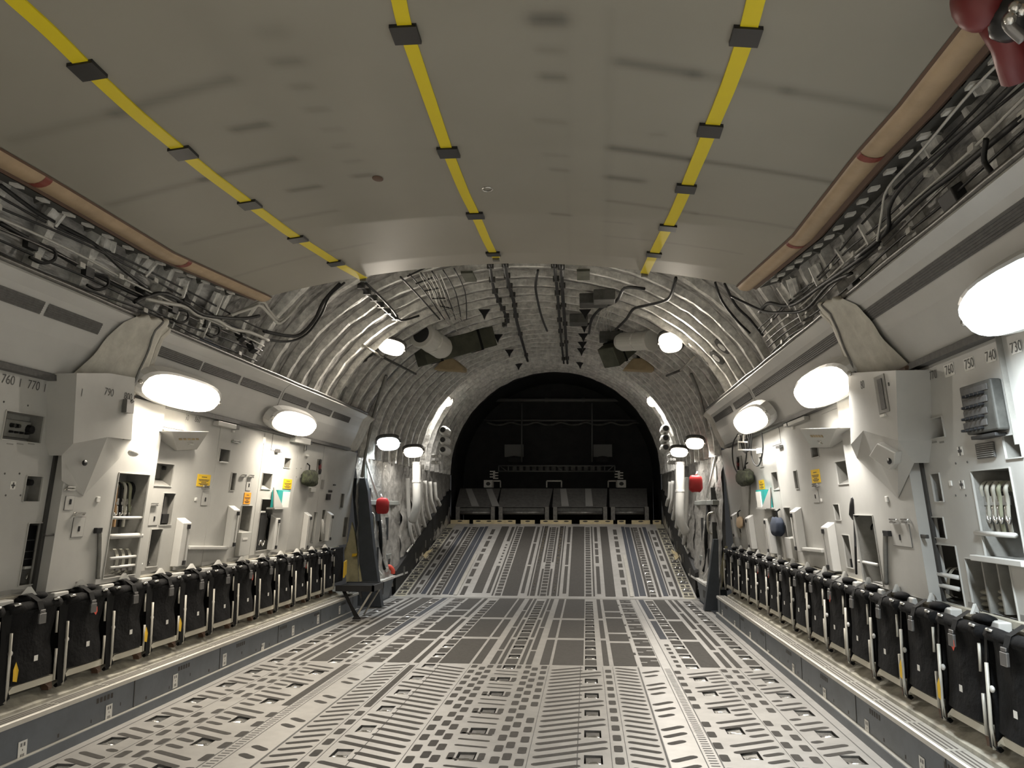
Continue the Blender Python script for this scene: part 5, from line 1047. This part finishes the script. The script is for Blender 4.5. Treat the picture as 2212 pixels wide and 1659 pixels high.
    for q in (pz[0], pz[1]): mb = MB(); mb.tube([q - V((0, 0, .02)), q + V((0, 0, .02))], .092, 12); mb.build('clamp', 'frame', t)
    t = thing('lining_struts', 'pale curved struts over crumpled foil lining on the %s side of the ramp' % sd, 'strut', (s * 2.7, 17, .4), 'lining struts')
    for k in range(6):
        y = 16.3 + .55 * k; T('pipe', t, 'strut', [(s * (2.72 - .01 * k), y, 2.15), (s * (2.70 - .01 * k), y + .05, 1.6 + .04 * k), (s * (2.68 - .01 * k), y + .14, 1.15 + .12 * k), (s * (2.67 - .01 * k), y + .40, .88 + .15 * k)], .042)
    # foil sheet bulges
    for k in range(3):
        mb = MB(); rows = []
        for j in range(15):
            v = j / 14; r = []
            for i in range(15):
                u = i / 14; y = 16.05 + .95 * k + .9 * u; z = .5 + .12 * k + 1.15 * v; n = noise.noise(V((y * 4, z * 4, s * 3 + k))) * .07 + noise.noise(V((y * 11, z * 11, s))) * .03
                r.append((s * (2.80 - .10 * math.sin(math.pi * u) * math.sin(math.pi * v) - n), y, z))
            rows.append(r)
        mb.grid(rows); mb.build('foil_sheet', 'foil', t, smooth=True)
    # dark guard beam along the ramp edge
    t = thing('ramp_guard', 'black guard beam along the %s edge of the ramp' % sd, 'guard', (s * 2.85, 15.6, .2))
    mb = MB(); mb.hexa([(s * 2.705, 15.4, .0), (s * 2.78, 15.4, .0), (s * 2.78, 21.3, 1.15), (s * 2.705, 21.3, 1.15), (s * 2.705, 15.4, .42), (s * 2.78, 15.4, .45), (s * 2.72, 21.3, 2.05), (s * 2.65, 21.3, 2.0)]); mb.build('beam', 'aft', t)
    T('steel', t, 'grab_rod', [(s * 2.70, 16.3, .72), (s * 2.685, 18.6, 1.36)], .022)
    for k in range(5): mb = MB(); y = 16 + 1.05 * k; z = .0 + (y - 15.5) * .198; mb.box((min(s * 2.69, s * 2.72), y, z + .2), (max(s * 2.69, s * 2.72), y + .1, z + .36)); mb.build('bracket', 'dsteel', t)
    # bottles on the last lit frame
    for i in range(3):
        p = atY(*((957, 930 + 21 * i) if s < 0 else (1439, 927 + 20 * i)), 17.6); mb = MB(); mb.tube([p + V((-s * .02, -.16, 0)), p + V((-s * .02, .0, 0)), p + V((0, .45, .0)), p + V((0, .5, 0))], [.07, .10, .10, .05], 12); mb.tube([p + V((-s * .02, -.17, 0)), p + V((-s * .02, -.16, 0))], .055, 10, 1)
        o = mb.build('white_bottle', ['pipe', 'dark']); tag(o, 'white bottle on the %s wall beside the black bulkhead, %s from the top' % (sd, ORD[i]), 'bottle', 'white bottles by the bulkhead')
    t = thing('valve_cluster', 'pale valve fittings below the %s three white bottles' % sd, 'valve', atY(945, 1010, 17.2) if s < 0 else atY(1452, 1010, 17.2))
    for k in range(6): p = (atY(936 + 6 * (k % 3), 985 + 14 * (k // 3), 17.2) if s < 0 else atY(1446 + 6 * (k % 3), 985 + 14 * (k // 3), 17.2)); mb = MB(); mb.ell(p, .05, .09, .045, 0, 8, 6); mb.build('valve', 'frame', t)
t = thing('red_rag', 'small red rag on the ledge below the left side door', 'rag', atX(843, 1238, -2.72)); p = atX(842, 1232, -2.74); T('tagred', t, 'cloth', [p + V((-.05, -.02, .06)), p + V((0, 0, .06)), p + V((.05, .02, .0)), p + V((.05, .03, -.06))], .04)

# ================================================================ ramp toes, aft bulkhead
for i, (a0, b0, a1, b1, st) in enumerate(((981, 1072, 994, 1081, ((1028, 1012), (1072, 1056))), (1073, 1188, 1083, 1194, ()), (1190, 1313, 1196, 1312, ((1222, 1216), (1274, 1270))), (1314, 1402, 1316, 1397, ()))):
    t = thing('ramp_toe', 'folded dark ramp toe panel above the cream hinge strip, %s from the left' % ORD[i], 'ramp toe', atY((a0 + b0) / 2, 1096, 21.3), 'folded ramp toes')
    lo = [atY(a0 + 3, 1096, 21.35), atY(b0 - 3, 1096, 21.35)]; hi = [atY(a1, 1055, 22.0), atY(b1, 1055, 22.0)]
    mb = MB(); mb.hexa([lo[0], lo[1], lo[1] + V((0, .08, -.02)), lo[0] + V((0, .08, -.02)), hi[0], hi[1], hi[1] + V((0, .08, -.02)), hi[0] + V((0, .08, -.02))]); mb.build('panel', 'toe', t)
    for xl, xh in st:
        mb = MB(); d = V((0, -.006, .006)); mb.face([atY(xl - 9, 1094, 21.37) + d, atY(xl + 7, 1094, 21.37) + d, atY(xh + 7, 1056, 21.98) + d, atY(xh - 6, 1056, 21.98) + d]); mb.build('pale_strip', 'toe2', t)
    p, q = atY(a0 + 14, 1106, 21.3), atY(b0 - 12, 1106, 21.3); mb = MB(); mb.box((p.x, 21.18, p.z - .06), (q.x, 21.34, p.z + .10)); mb.build('roller_tray', 'plate', t)
    mb = MB(); mb.tube([(p.x, 21.2, p.z - .02), (q.x, 21.2, p.z - .02)], .05, 10); mb.build('roller', 'dsteel', t, smooth=True)
    for x in (p.x - .1, q.x + .02): mb = MB(); mb.box((x, 21.14, p.z - .20), (x + .1, 21.36, p.z + .13)); mb.build('bracket', 'dsteel', t)
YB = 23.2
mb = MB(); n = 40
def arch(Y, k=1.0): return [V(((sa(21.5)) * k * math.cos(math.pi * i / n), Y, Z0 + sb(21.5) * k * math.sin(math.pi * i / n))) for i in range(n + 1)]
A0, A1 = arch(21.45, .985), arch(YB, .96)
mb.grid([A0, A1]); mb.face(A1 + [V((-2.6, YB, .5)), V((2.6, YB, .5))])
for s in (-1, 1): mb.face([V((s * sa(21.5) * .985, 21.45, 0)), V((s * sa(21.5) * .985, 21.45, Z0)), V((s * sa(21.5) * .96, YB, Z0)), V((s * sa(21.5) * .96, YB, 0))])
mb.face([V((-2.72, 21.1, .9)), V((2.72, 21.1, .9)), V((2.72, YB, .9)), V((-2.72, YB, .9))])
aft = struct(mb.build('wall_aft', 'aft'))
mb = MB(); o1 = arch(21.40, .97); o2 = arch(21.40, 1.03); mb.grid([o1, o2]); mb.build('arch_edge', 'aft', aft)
def bulk(name, label, cat, px, Y): return thing(name, label, cat, atY(*px, Y))
for y, r, lab, x0, x1 in ((864, .055, 'upper dark tube across the black aft bulkhead', 1042, 1412), (908, .03, 'lower dark tube with tied cloth across the black aft bulkhead', 1045, 1415)):
    t = bulk('cross_tube', lab, 'tube', ((x0 + x1) / 2, y), 22.6); T('aftbar', t, 'tube', [atY(x0, y, 22.6), atY(x1, y, 22.6)], r, 8)
    if y == 908:
        P = [atY(x0 + 5 + k * 18, 915 + (2 if k % 3 else -3), 22.55) for k in range(20)]; T('plate', t, 'tied_cloth', P, .035, 6)
    else:
        for x in (1045, 1180, 1260, 1400): p = atY(x, y, 22.6); mb = MB(); mb.tube([p - V((.04, 0, 0)), p + V((.04, 0, 0))], .07, 10); mb.build('clamp', 'aftbar', t)
for i, x in enumerate((1127, 1279)): t = bulk('upright_rod', 'thin upright rod %s the dark grey panel on the black bulkhead' % ('beside the left end of' if i == 0 else 'crossing beside'), 'rod', (x, 998), 22.5); T('aftbar', t, 'rod', [atY(x, 870, 22.5), atY(x, 998, 22.5)], .022, 6)
for i, (x0, x1) in enumerate(((1090, 1131), (1282, 1322))):
    t = bulk('grey_panel', 'dim grey square panel on the black bulkhead, %s of two' % ('left' if i == 0 else 'right'), 'panel', (x0, 990), 22.7); a, b = atY(x0, 987, 22.7), atY(x1, 960, 22.7); mb = MB(); mb.box((a.x, 22.68, a.z), (b.x, 22.72, b.z)); mb.build('sheet', 'aftbar', t)
    a, b = atY(x0 + 4, 993, 22.6), atY(x1 - 4, 986, 22.6); mb = MB(); mb.ell(((a.x + b.x) / 2, 22.62, a.z), (b.x - a.x) / 2, .04, .10, 0, 12, 6); mb.build('dark_mound', 'aft', t)
t = bulk('truss_shelf', 'dim truss shelf running across the foot of the black bulkhead', 'shelf', (1200, 1018), 22.3)
for y in (1006, 1018): T('aftbar', t, 'rail', [atY(1077, y, 22.3), atY(1328, y, 22.3)], .02, 6)
for x in (1077, 1098, 1182, 1224, 1306, 1328): T('aftbar', t, 'strut', [atY(x, 1006, 22.3), atY(x, 1020, 22.3)], .016, 5)
for a, b in ((1080, 1095), (1203, 1216), (1325, 1312)): T('aftbar', t, 'brace', [atY(a, 1007, 22.3), atY(b, 1018, 22.3)], .014, 5)
for k in range(14): p = atY(1112 + 13 * k, 1012, 22.32); 
mb = MB(); 
for k in range(14):
    p = atY(1112 + 14 * k, 1012, 22.34); mb.box((p.x - .055, 22.3, p.z - .09), (p.x + .055, 22.38, p.z + .08))
mb.build('packed_gear', 'plate', t)
for i, (x0, x1, xt) in enumerate(((1045, 1064, 1066), (1333, 1352, 1336))):
    t = bulk('pale_box', 'pale box with a round hole beside the ramp toes, %s of two' % ('left' if i == 0 else 'right'), 'box', ((x0 + x1) / 2, 1053), 22.2); a, b = atY(x0, 1053, 22.2), atY(x1, 1037, 22.2); mb = MB(); mb.box((a.x, 22.2, a.z), (b.x, 22.5, b.z)); mb.build('case', 'pipe', t)
    mb = MB(); mb.ell(((a.x + b.x) / 2, 22.2, (a.z + b.z) / 2), .06, .01, .05, 0, 12, 6); mb.build('hole', 'dark', t)
    for k in range(6): p = atY(xt + (k % 2) * 7, 1018 + 3 * k, 22.45); mb = MB(); mb.box((p.x - .10, 22.45, p.z - .015), (p.x + .04, 22.5, p.z + .012)); mb.build('rung', 'kerbtop', t)
for i, (x0, x1) in enumerate(((1064, 1081), (1181, 1213), (1314, 1332))):
    t = bulk('pale_bracket', 'pale bracket frame at the foot of the black bulkhead, %s from the left' % ORD[i], 'bracket', (x0, 1053), 22.2); T('kerbtop', t, 'tube', [atY(x0, 1053, 22.2), atY(x0, 1039, 22.2)], .02, 6); T('kerbtop', t, 'tube', [atY(x1, 1053, 22.2), atY(x1, 1039, 22.2)], .02, 6); T('kerbtop', t, 'tube', [atY(x0, 1039, 22.2), atY(x1, 1039, 22.2)], .025, 6)

# ================================================================ equipment on the vault
def on_shell(x, y, inset=.10):
    r = ray(x, y); t = 3.
    while t < 30:
        p = CAM + r * t
        if abs(p.x) > sa(p.y) - inset or (p.z > Z0 and (p.x / (sa(p.y) - inset)) ** 2 + ((p.z - Z0) / (sb(p.y) - inset)) ** 2 > 1): return p
        t += .03
    return CAM + r * t
def vcable(name, label, px, r, m='cable', inset=.15, clips=False, cat='cable', parent=None):
    t = parent or thing(name, label, cat, on_shell(*px[-1], inset), 'cables on the hull lining'); T(m, t, 'run', [on_shell(x, y, inset) for x, y in px], r, 5)
    if clips:
        P = [on_shell(x, y, inset) for x, y in px]; P = smooth_path(P, 4)
        for p in P[1:-1:2]: mb = MB(); mb.box((p.x - .04, p.y - .025, p.z - .02), (p.x + .04, p.y + .025, p.z + .05)); mb.build('clip', 'plate', t)
    return t
def drum(s, px, Y, label, ax, hole, R_=1.):
    p = atY(*px, Y); ax = V(ax).normalized(); t = thing('white_drum', label, 'drum', p)
    mb = MB(); mb.tube([p, p + ax * .04, p + ax * .05, p + ax * .62, p + ax * .70], [.20 * R_, .215 * R_, .185 * R_, .185 * R_, .15 * R_], 24); mb.build('shell', 'pipe', t, smooth=False)
    if hole: mb = MB(); mb.tube([p - ax * .012, p + ax * .01], .135, 24); mb.build('dark_inlet', 'dark', t)
    mb = MB(); mb.tube([p + ax * .30, p + ax * .33], .192 * R_, 24); mb.build('band', 'frame', t)
drum(-1, (910, 722), 12.3, 'white drum with a dark round inlet on the left vault', (.34, .9, -.16), True)
drum(1, (1408, 735), 12.3, 'white drum with straps on the right vault', (-.55, .62, .1), False, .78)
for s, px, lab in ((-1, (985, 748), 'long olive box under the left vault beside the white drum'), (1, (1352, 742), 'dark olive equipment frame under the right vault beside the white drum')):
    p = atY(*px, 13.6); t = thing('olive_box', lab, 'box', p); d = V((.52, .45, .24)) if s < 0 else V((.30, .35, .30)); n = V((.3, -.1, .95)); mb = MB(); b = d.cross(V((0, 0, 1))).normalized(); mb.obox(p, d, b * .16, b.cross(d.normalized()) * .17); mb.build('case', 'olive', t, bevel=.015)
    for k in (-.6, .55): mb = MB(); mb.obox(p + d * k, d * .03, b * .17, b.cross(d.normalized()) * .18); mb.build('strap', 'strap', t)
    mb = MB(); mb.tube([p - d * .4 + V((0, 0, .1)), p - d * .5 + V((0, 0, .55))], .03, 6); mb.build('hanger', 'plate', t)
    q = atY(*((968, 800) if s < 0 else (1380, 800)), 14.6); t = thing('tan_pad', 'tan padded wedge hanging from the %s vault' % SIDE[s], 'pad', q); mb = MB()
    mb.prism([q + V((-.27, 0, .02)), q + V((.27, 0, -.02)), q + V((.27, 0, .06)), q + V((.08, 0, .22)), q + V((-.10, 0, .22))], (0, .5, .05)); mb.build('pad', 'tanpad', t, bevel=.02); mb = MB(); mb.tube([q + V((0, .25, .2)), q + V((-s * -.05, .3, .55))], .03, 6); mb.build('hanger', 'plate', t)
for i, (x, y, w) in enumerate(((1013, 594, 14), (1260, 590, 14))):
    p = on_shell(x, y, .12); q = on_shell(x + w, y, .12); h = abs(q.x - p.x); mb = MB(); mb.obox(p - V((0, 0, .02)), V((h, 0, 0)), V((0, .20, .0)), V((0, 0, .015))); o = mb.build('dark_plate', 'olive'); tag(o, 'dark square plate on the crown %s of the middle yellow line' % ('left' if i == 0 else 'right'), 'plate')
cl = [(1046, 668, 'first'), (1075, 722, 'second'), (1100, 755, 'third'), (1120, 785, 'last'), (1264, 668, 'first'), (1262, 698, 'second'), (1260, 720, 'third'), (1258, 738, 'fourth'), (1256, 752, 'fifth'), (1253, 782, 'last')]
for i, (x, y, w) in enumerate(cl):
    p = on_shell(x, y, .10); k = .09; mb = MB(); sg = -1 if i < 4 else 1
    mb.prism([p + V((-k, 0, 0)), p + V((k, 0, 0)), p + V((k * .35, 0, -.08)), p + V((0, 0, -.16)), p + V((-k * .35, 0, -.08))], (0, .04, 0)); o = mb.build('dark_cleat', 'black'); tag(o, 'dark arrow-shaped cleat on the crown, %s of the %s row' % (w, 'left' if i < 4 else 'right'), 'cleat', 'dark cleats on the crown')
vcable('cable_run', 'black cable ladder down the left of the crown', [(1058, 566), (1066, 620), (1082, 660), (1096, 690), (1088, 705)], .022, clips=True)
vcable('cable_run', 'clipped cable run beside the end of the middle yellow line', [(1090, 566), (1098, 610), (1110, 650), (1118, 700), (1140, 780)], .028, clips=True)
vcable('cable_run', 'thin wavy cable along the centre of the crown', [(1162, 584), (1157, 620), (1164, 660), (1172, 690), (1182, 715)], .018)
vcable('cable_run', 'cable run along the crown right of the centre', [(1196, 566), (1203, 620), (1208, 680), (1212, 730), (1218, 785)], .022, clips=True)
vcable('cable_run', 'second cable run along the crown right of the centre', [(1212, 566), (1216, 640), (1222, 720), (1226, 785)], .026, clips=True)
vcable('cable_run', 'slanting cable tray from the left yellow line to the white drum', [(776, 615), (800, 640), (830, 668), (858, 692)], .02, clips=True)
vcable('cable_run', 'second slanting cable on the left vault above the tray', [(790, 612), (820, 640), (850, 672), (866, 692), (905, 682)], .016)
vcable('cable_run', 'cable looping over the right vault to the dark equipment', [(1392, 624), (1350, 622), (1332, 650), (1300, 665), (1278, 690), (1272, 720)], .022)
vcable('cable_run', 'cable from the right yellow line down the right vault', [(1460, 600), (1448, 640), (1430, 652), (1396, 660), (1368, 668), (1352, 690), (1330, 712)], .02)
vcable('cable_run', 'dark pipe down the left vault beside the bluish lamp', [(834, 812), (812, 880), (795, 950), (782, 1030)], .028, 'recess', .12)
vcable('cable_run', 'dark pipe down the right vault above the door lamps', [(1493, 808), (1510, 850), (1522, 900), (1528, 930)], .028, 'recess', .12)
t = vcable('cable_run', 'tangle of pale loose wires left of the crown', [(910, 590), (935, 620), (950, 665), (990, 720)], .008, 'cable2')
for k in range(6): vcable('', '', [(905 + 9 * k, 590), (925 + 8 * k, 625), (940 + 8 * k, 665), (968 + 10 * k, 700 + 8 * (k % 3))], .006, 'cable2', parent=t)
t = vcable('cable_run', 'grid of dark wires left of the crown', [(865, 598), (905, 640), (950, 690)], .012)
for k in range(5): vcable('', '', [(880 + 18 * k, 597 + 20 * k * .8), (920 + 14 * k, 578 + 22 * k)], .011, parent=t); vcable('', '', [(885 + 24 * k, 592 - 3 * k), (925 + 20 * k, 640 - 2 * k), (960 + 12 * k, 690)], .008, parent=t)
t = vcable('cable_run', 'tangle of pale loose wires right of the crown', [(1300, 670), (1288, 700), (1280, 718)], .007, 'cable2')
for k in range(5): vcable('', '', [(1300 + 6 * k, 665), (1292 + 6 * k, 690), (1284 + 9 * k, 718)], .006, 'cable2', parent=t)
for i, (x, y) in enumerate(((1250, 683), (1282, 640), (1305, 632), (1320, 720), (1340, 735))):
    p = on_shell(x, y, .14); mb = MB(); mb.obox(p - V((0, 0, .06)), V((.14 + .05 * (i % 2), 0, 0)), V((0, .15, 0)), V((0, 0, .07))); o = mb.build('equipment_box', 'plate', bevel=.01); tag(o, 'dark equipment box on the right of the crown, %s from the centre' % ORD[i], 'equipment box', 'dark boxes on the crown')
for i, (x, y) in enumerate(((1563, 746), (1551, 770))):
    p = on_shell(x, y, .07); n = V((-.7, -.1, -.7)).normalized(); mb = MB(); mb.tube([p, p + n * .03], .12, 16); mb.tube([p + n * .03, p + n * .04], .06, 12, 1); o = mb.build('round_vent', ['plate', 'frame']); tag(o, 'dark round vent on the right vault, %s of two' % ('upper' if i == 0 else 'lower'), 'vent')
# bracket arms of the upper vault lamps
for s, a, b, c in ((-1, (783, 745), (828, 772), (898, 808)), (1, (1500, 770), (1470, 800), (1440, 812))):
    t = thing('lamp_bracket', 'thin bracket rods below the %s vault lamp' % ('square' if s < 0 else 'round'), 'bracket', on_shell(*b, .12)); T('alu', t, 'rod', [on_shell(*a, .12), on_shell(*b, .16)], .016, 5); T('plate', t, 'strut', [on_shell(*b, .16), on_shell(*c, .12)], .02, 5)
for s, P in ((-1, [(812, 770), (775, 800), (748, 835)]), (1, [(1485, 745), (1520, 780), (1545, 830)])):
    t = thing('foil_panel', 'bright crumpled foil strip below the lamp on the %s vault' % SIDE[s], 'foil', on_shell(*P[-1], .08)); mb = MB(); c = smooth_path([on_shell(*q, .10) for q in P], 6); rows = []
    for i, p in enumerate(c): rows.append([p + V((0, -.13 + .26 * k / 5, 0)) + V((s * -1, 0, -.6)) * (.03 * noise.noise(V((i * .9, k * 1.3, s))) ) for k in range(6)])
    mb.grid(rows); mb.build('sheet', 'foil', t, smooth=True)

# ================================================================ wiring and frames between the ducts and the wing root
def nside(x, y, s, X): return atX(x, y, s * X)
frames = {-1: [(445, 262, 430, 300), (330, 555, 300, 590), (392, 600, 380, 640), (470, 632, 450, 680), (372, 668, 355, 705), (440, 690, 425, 725), (232, 512, 226, 540), (120, 455, 100, 480)], 1: [(1872, 478, 1895, 520), (1820, 530, 1840, 560), (1762, 570, 1780, 610), (1712, 598, 1725, 640), (2112, 140, 2140, 190), (2015, 290, 2035, 330), (1690, 615, 1720, 660), (1730, 655, 1745, 690)]}
for s in (-1, 1):
    for i, (x0, y0, x1, y1) in enumerate(frames[s]):
        p, q = on_shell(x0, y0, .13), on_shell(x1, y1, .13); mb = MB(); mb.bar(p, q, .09, .03, 0, (1, 0, 0)); mb.bar(p + V((0, .04, 0)), q + V((0, .04, 0)), .02, .10, 0, (1, 0, 0)); o = mb.build('frame_stub', 'frame'); tag(o, 'pale stub of hull frame above the %s duct, %s of eight' % (SIDE[s], ORD[i]), 'frame stub', 'hull frame stubs')
vcable('cable_run', 'thick black cable sagging along the lining above the left duct', [(0, 482), (60, 515), (110, 540), (190, 585), (280, 630), (318, 645)], .016, inset=.14)
vcable('cable_run', 'second black cable above the left duct', [(0, 400), (90, 465), (200, 525), (262, 580), (318, 622)], .014, inset=.16)
vcable('cable_run', 'black cable arching over the end of the left duct', [(290, 652), (318, 640), (355, 634), (400, 655), (440, 680), (520, 688), (560, 682)], .018, inset=.18)
vcable('cable_run', 'white sleeved cable above the left duct', [(312, 645), (360, 655), (400, 662), (425, 680), (465, 690), (500, 710), (540, 718), (580, 735)], .018, 'cable2', .17)
vcable('cable_run', 'bundle of pale cables by the end of the left tan rail', [(480, 690), (530, 668), (566, 652), (580, 670), (600, 690), (622, 682), (660, 640)], .018, 'cable2', .17)
vcable('cable_run', 'second pale cable by the end of the left tan rail', [(500, 680), (545, 665), (562, 660), (585, 682), (605, 698), (640, 665)], .016, 'cable2', .2)
vcable('cable_run', 'black cables climbing the left vault beside the ceiling', [(570, 715), (620, 725), (650, 722), (680, 690), (700, 650), (735, 612)], .02, inset=.14)
vcable('cable_run', 'thin cables climbing the left vault beside the ceiling', [(560, 730), (620, 738), (662, 722), (694, 680), (712, 640), (745, 610)], .013, inset=.16)
for i, (x, y) in enumerate(((85, 545), (205, 605), (385, 680), (455, 712))):
    t = thing('hanger_loop', 'black wire hanger loop above the left duct, %s from the near end' % ORD[i], 'hanger', on_shell(x, y, .16), 'wire hanger loops'); p = on_shell(x, y, .16); k = .09
    mb = MB(); mb.tube(smooth_path([p + V((.0, -k, .03)), p + V((.03, k, .05)), p + V((.03, k * 1.2, -.02)), p + V((.02, .0, -.07)), p + V((0, -k, -.06))], 4), .012, 5); mb.build('loop', 'cable', t)
    mb = MB(); mb.obox(p + V((0, -k, .03)), V((.02, 0, 0)), V((0, .05, 0)), V((0, 0, .035))); mb.build('base', 'cable', t)
vcable('cable_run', 'black cable bundle along the lining above the right duct', [(2212, 250), (2080, 360), (1990, 430), (1900, 515), (1850, 560)], .016, inset=.18)
vcable('cable_run', 'thin pale line along the lining above the right duct', [(2212, 85), (2100, 195), (1995, 320), (1918, 405), (1905, 460), (1895, 520)], .008, 'cable2', .22)
vcable('cable_run', 'second black cable above the right duct', [(2212, 160), (2120, 250), (2030, 330), (1950, 400), (1920, 450), (1915, 500), (1850, 555)], .014, inset=.2)
vcable('cable_run', 'black cables drooping past the end of the right tan rail', [(1900, 525), (1850, 565), (1770, 620), (1720, 655), (1690, 660), (1660, 655), (1640, 675)], .018, inset=.17)
vcable('cable_run', 'second drooping cable past the end of the right tan rail', [(1840, 590), (1790, 615), (1740, 668), (1690, 675), (1650, 672), (1605, 652), (1580, 640)], .014, inset=.18)
vcable('cable_run', 'cable down the right vault beside the ceiling', [(1545, 610), (1560, 650), (1590, 690), (1620, 720)], .014, inset=.12)
vcable('cable_run', 'second cable down the right vault beside the ceiling', [(1565, 612), (1590, 660), (1620, 690), (1648, 725)], .014, inset=.12)
vcable('cable_run', 'pair of black hoses bent above the right duct', [(2130, 300), (2125, 345), (2140, 370), (2150, 385)], .014, inset=.22)
vcable('cable_run', 'cable strung along the top of the right duct', [(2212, 420), (2080, 480), (1960, 560), (1850, 625), (1760, 690)], .016, inset=.22)
for i, (x, y, w) in enumerate(((2060, 430, .14), (1975, 630, .1), (1850, 625, .1))):
    p = on_shell(x, y, .16); mb = MB(); mb.obox(p, V((.03, 0, .02)), V((0, w * .6, 0)), V((-.02, 0, .05))); o = mb.build('black_box', 'cable', bevel=.008); tag(o, 'black box on the lining above the right duct, %s from the near end' % ORD[i], 'box', 'black boxes on the lining')
p = on_shell(2188, 215, .2)
for i, (x, y) in enumerate(((310, 630), (520, 725), (395, 648), (545, 750))):
    p = on_shell(x, y, .14); mb = MB(); mb.obox(p, V((.03, 0, .02)), V((0, .06, 0)), V((-.02, 0, .045))); o = mb.build('black_box', 'cable', bevel=.008); tag(o, 'black box on the lining above the left duct, %s of four' % ORD[i], 'box', 'black boxes on the lining')
rc = random.Random(11)
for s in (-1, 1):
    for i in range(6):
        z0 = 3.13 + .058 * i; P = []
        for k in range(15):
            Y = 2.2 + .45 * k; z = z0 + .05 * noise.noise(V((Y * .7, i * 3.1, s))); q = min(1., max(0., (z - Z0) / sb(Y))); x = (sa(Y) - .17) * math.sqrt(max(0, 1 - q * q)); P.append((s * (x + .02 * noise.noise(V((Y, i, 7 * s)))), Y, z))
        m_ = ('cable', 'cable', 'dsteel', 'cable2', 'cable', 'cable')[i]; dark = m_ in ('cable', 'dsteel')
        t = thing('lining_cable', 'thin %s cable running lengthwise along the lining above the %s duct' % ('dark' if dark else 'pale', SIDE[s]), 'cable', P[0], '%s cables along the %s lining' % ('dark' if dark else 'pale', SIDE[s])); T(m_, t, 'run', P, .008 if dark else .009, 5)
        for k in range(1 + i % 4, 14, 4): p = V(P[k]); mb = MB(); mb.box((p.x - .015, p.y - .03, p.z - .018), (p.x + .015, p.y + .03, p.z + .018)); mb.build('cable_clip', 'cable2' if (i + k) % 2 else 'frame', t)
# red fitting in the upper corner
p = CAM + ray(2118, -6) * 3.05; t = thing('red_valve', 'blurred dark red valve with steel fittings high in the right corner', 'valve', p)
mb = MB(); mb.ell(p, .10, .11, .125, 0, 20, 12); mb.build('dome', 'blood', t, smooth=True)
q = CAM + ray(2175, 90) * 3.1; mb = MB(); mb.tube([p + V((.05, 0, -.06)), q, CAM + ray(2212, 150) * 3.15], [.08, .06, .09], 12); mb.build('neck', 'blood', t, smooth=True)
mb = MB(); r0 = CAM + ray(2180, 30) * 3.02; mb.ell(r0, .09, .1, .10, 0, 12, 8); mb.build('cap', 'black', t, smooth=True)
mb = MB(); mb.tube(smooth_path([CAM + ray(2208, 0) * 2.9, CAM + ray(2188, 30) * 2.9, CAM + ray(2178, 52) * 2.9, CAM + ray(2212, 85) * 2.9], 5), .022, 8); mb.build('hose', 'buckle', t, smooth=True)
for a in ((2192, 16), (2182, 40), (2206, 22)): mb = MB(); mb.ell(CAM + ray(*a) * 2.87, .022, .022, .022, 0, 8, 6); mb.build('fitting', 'steel', t, smooth=True)
# ================================================================ world and view
w = bpy.data.worlds.new('world'); scene.world = w; w.use_nodes = True
w.node_tree.nodes['Background'].inputs[0].default_value = (.02, .02, .02, 1)
scene.view_settings.view_transform = 'Standard'; scene.view_settings.look = 'None'; scene.view_settings.exposure = 0.8; scene.view_settings.gamma = 1.0; scene.view_settings.use_curve_mapping = False
scene.cycles.max_bounces = 6; scene.cycles.diffuse_bounces = 4; scene.cycles.glossy_bounces = 3; scene.cycles.transmission_bounces = 0
scene.cycles.adaptive_threshold = .03; scene.cycles.caustics_reflective = False; scene.cycles.caustics_refractive = False
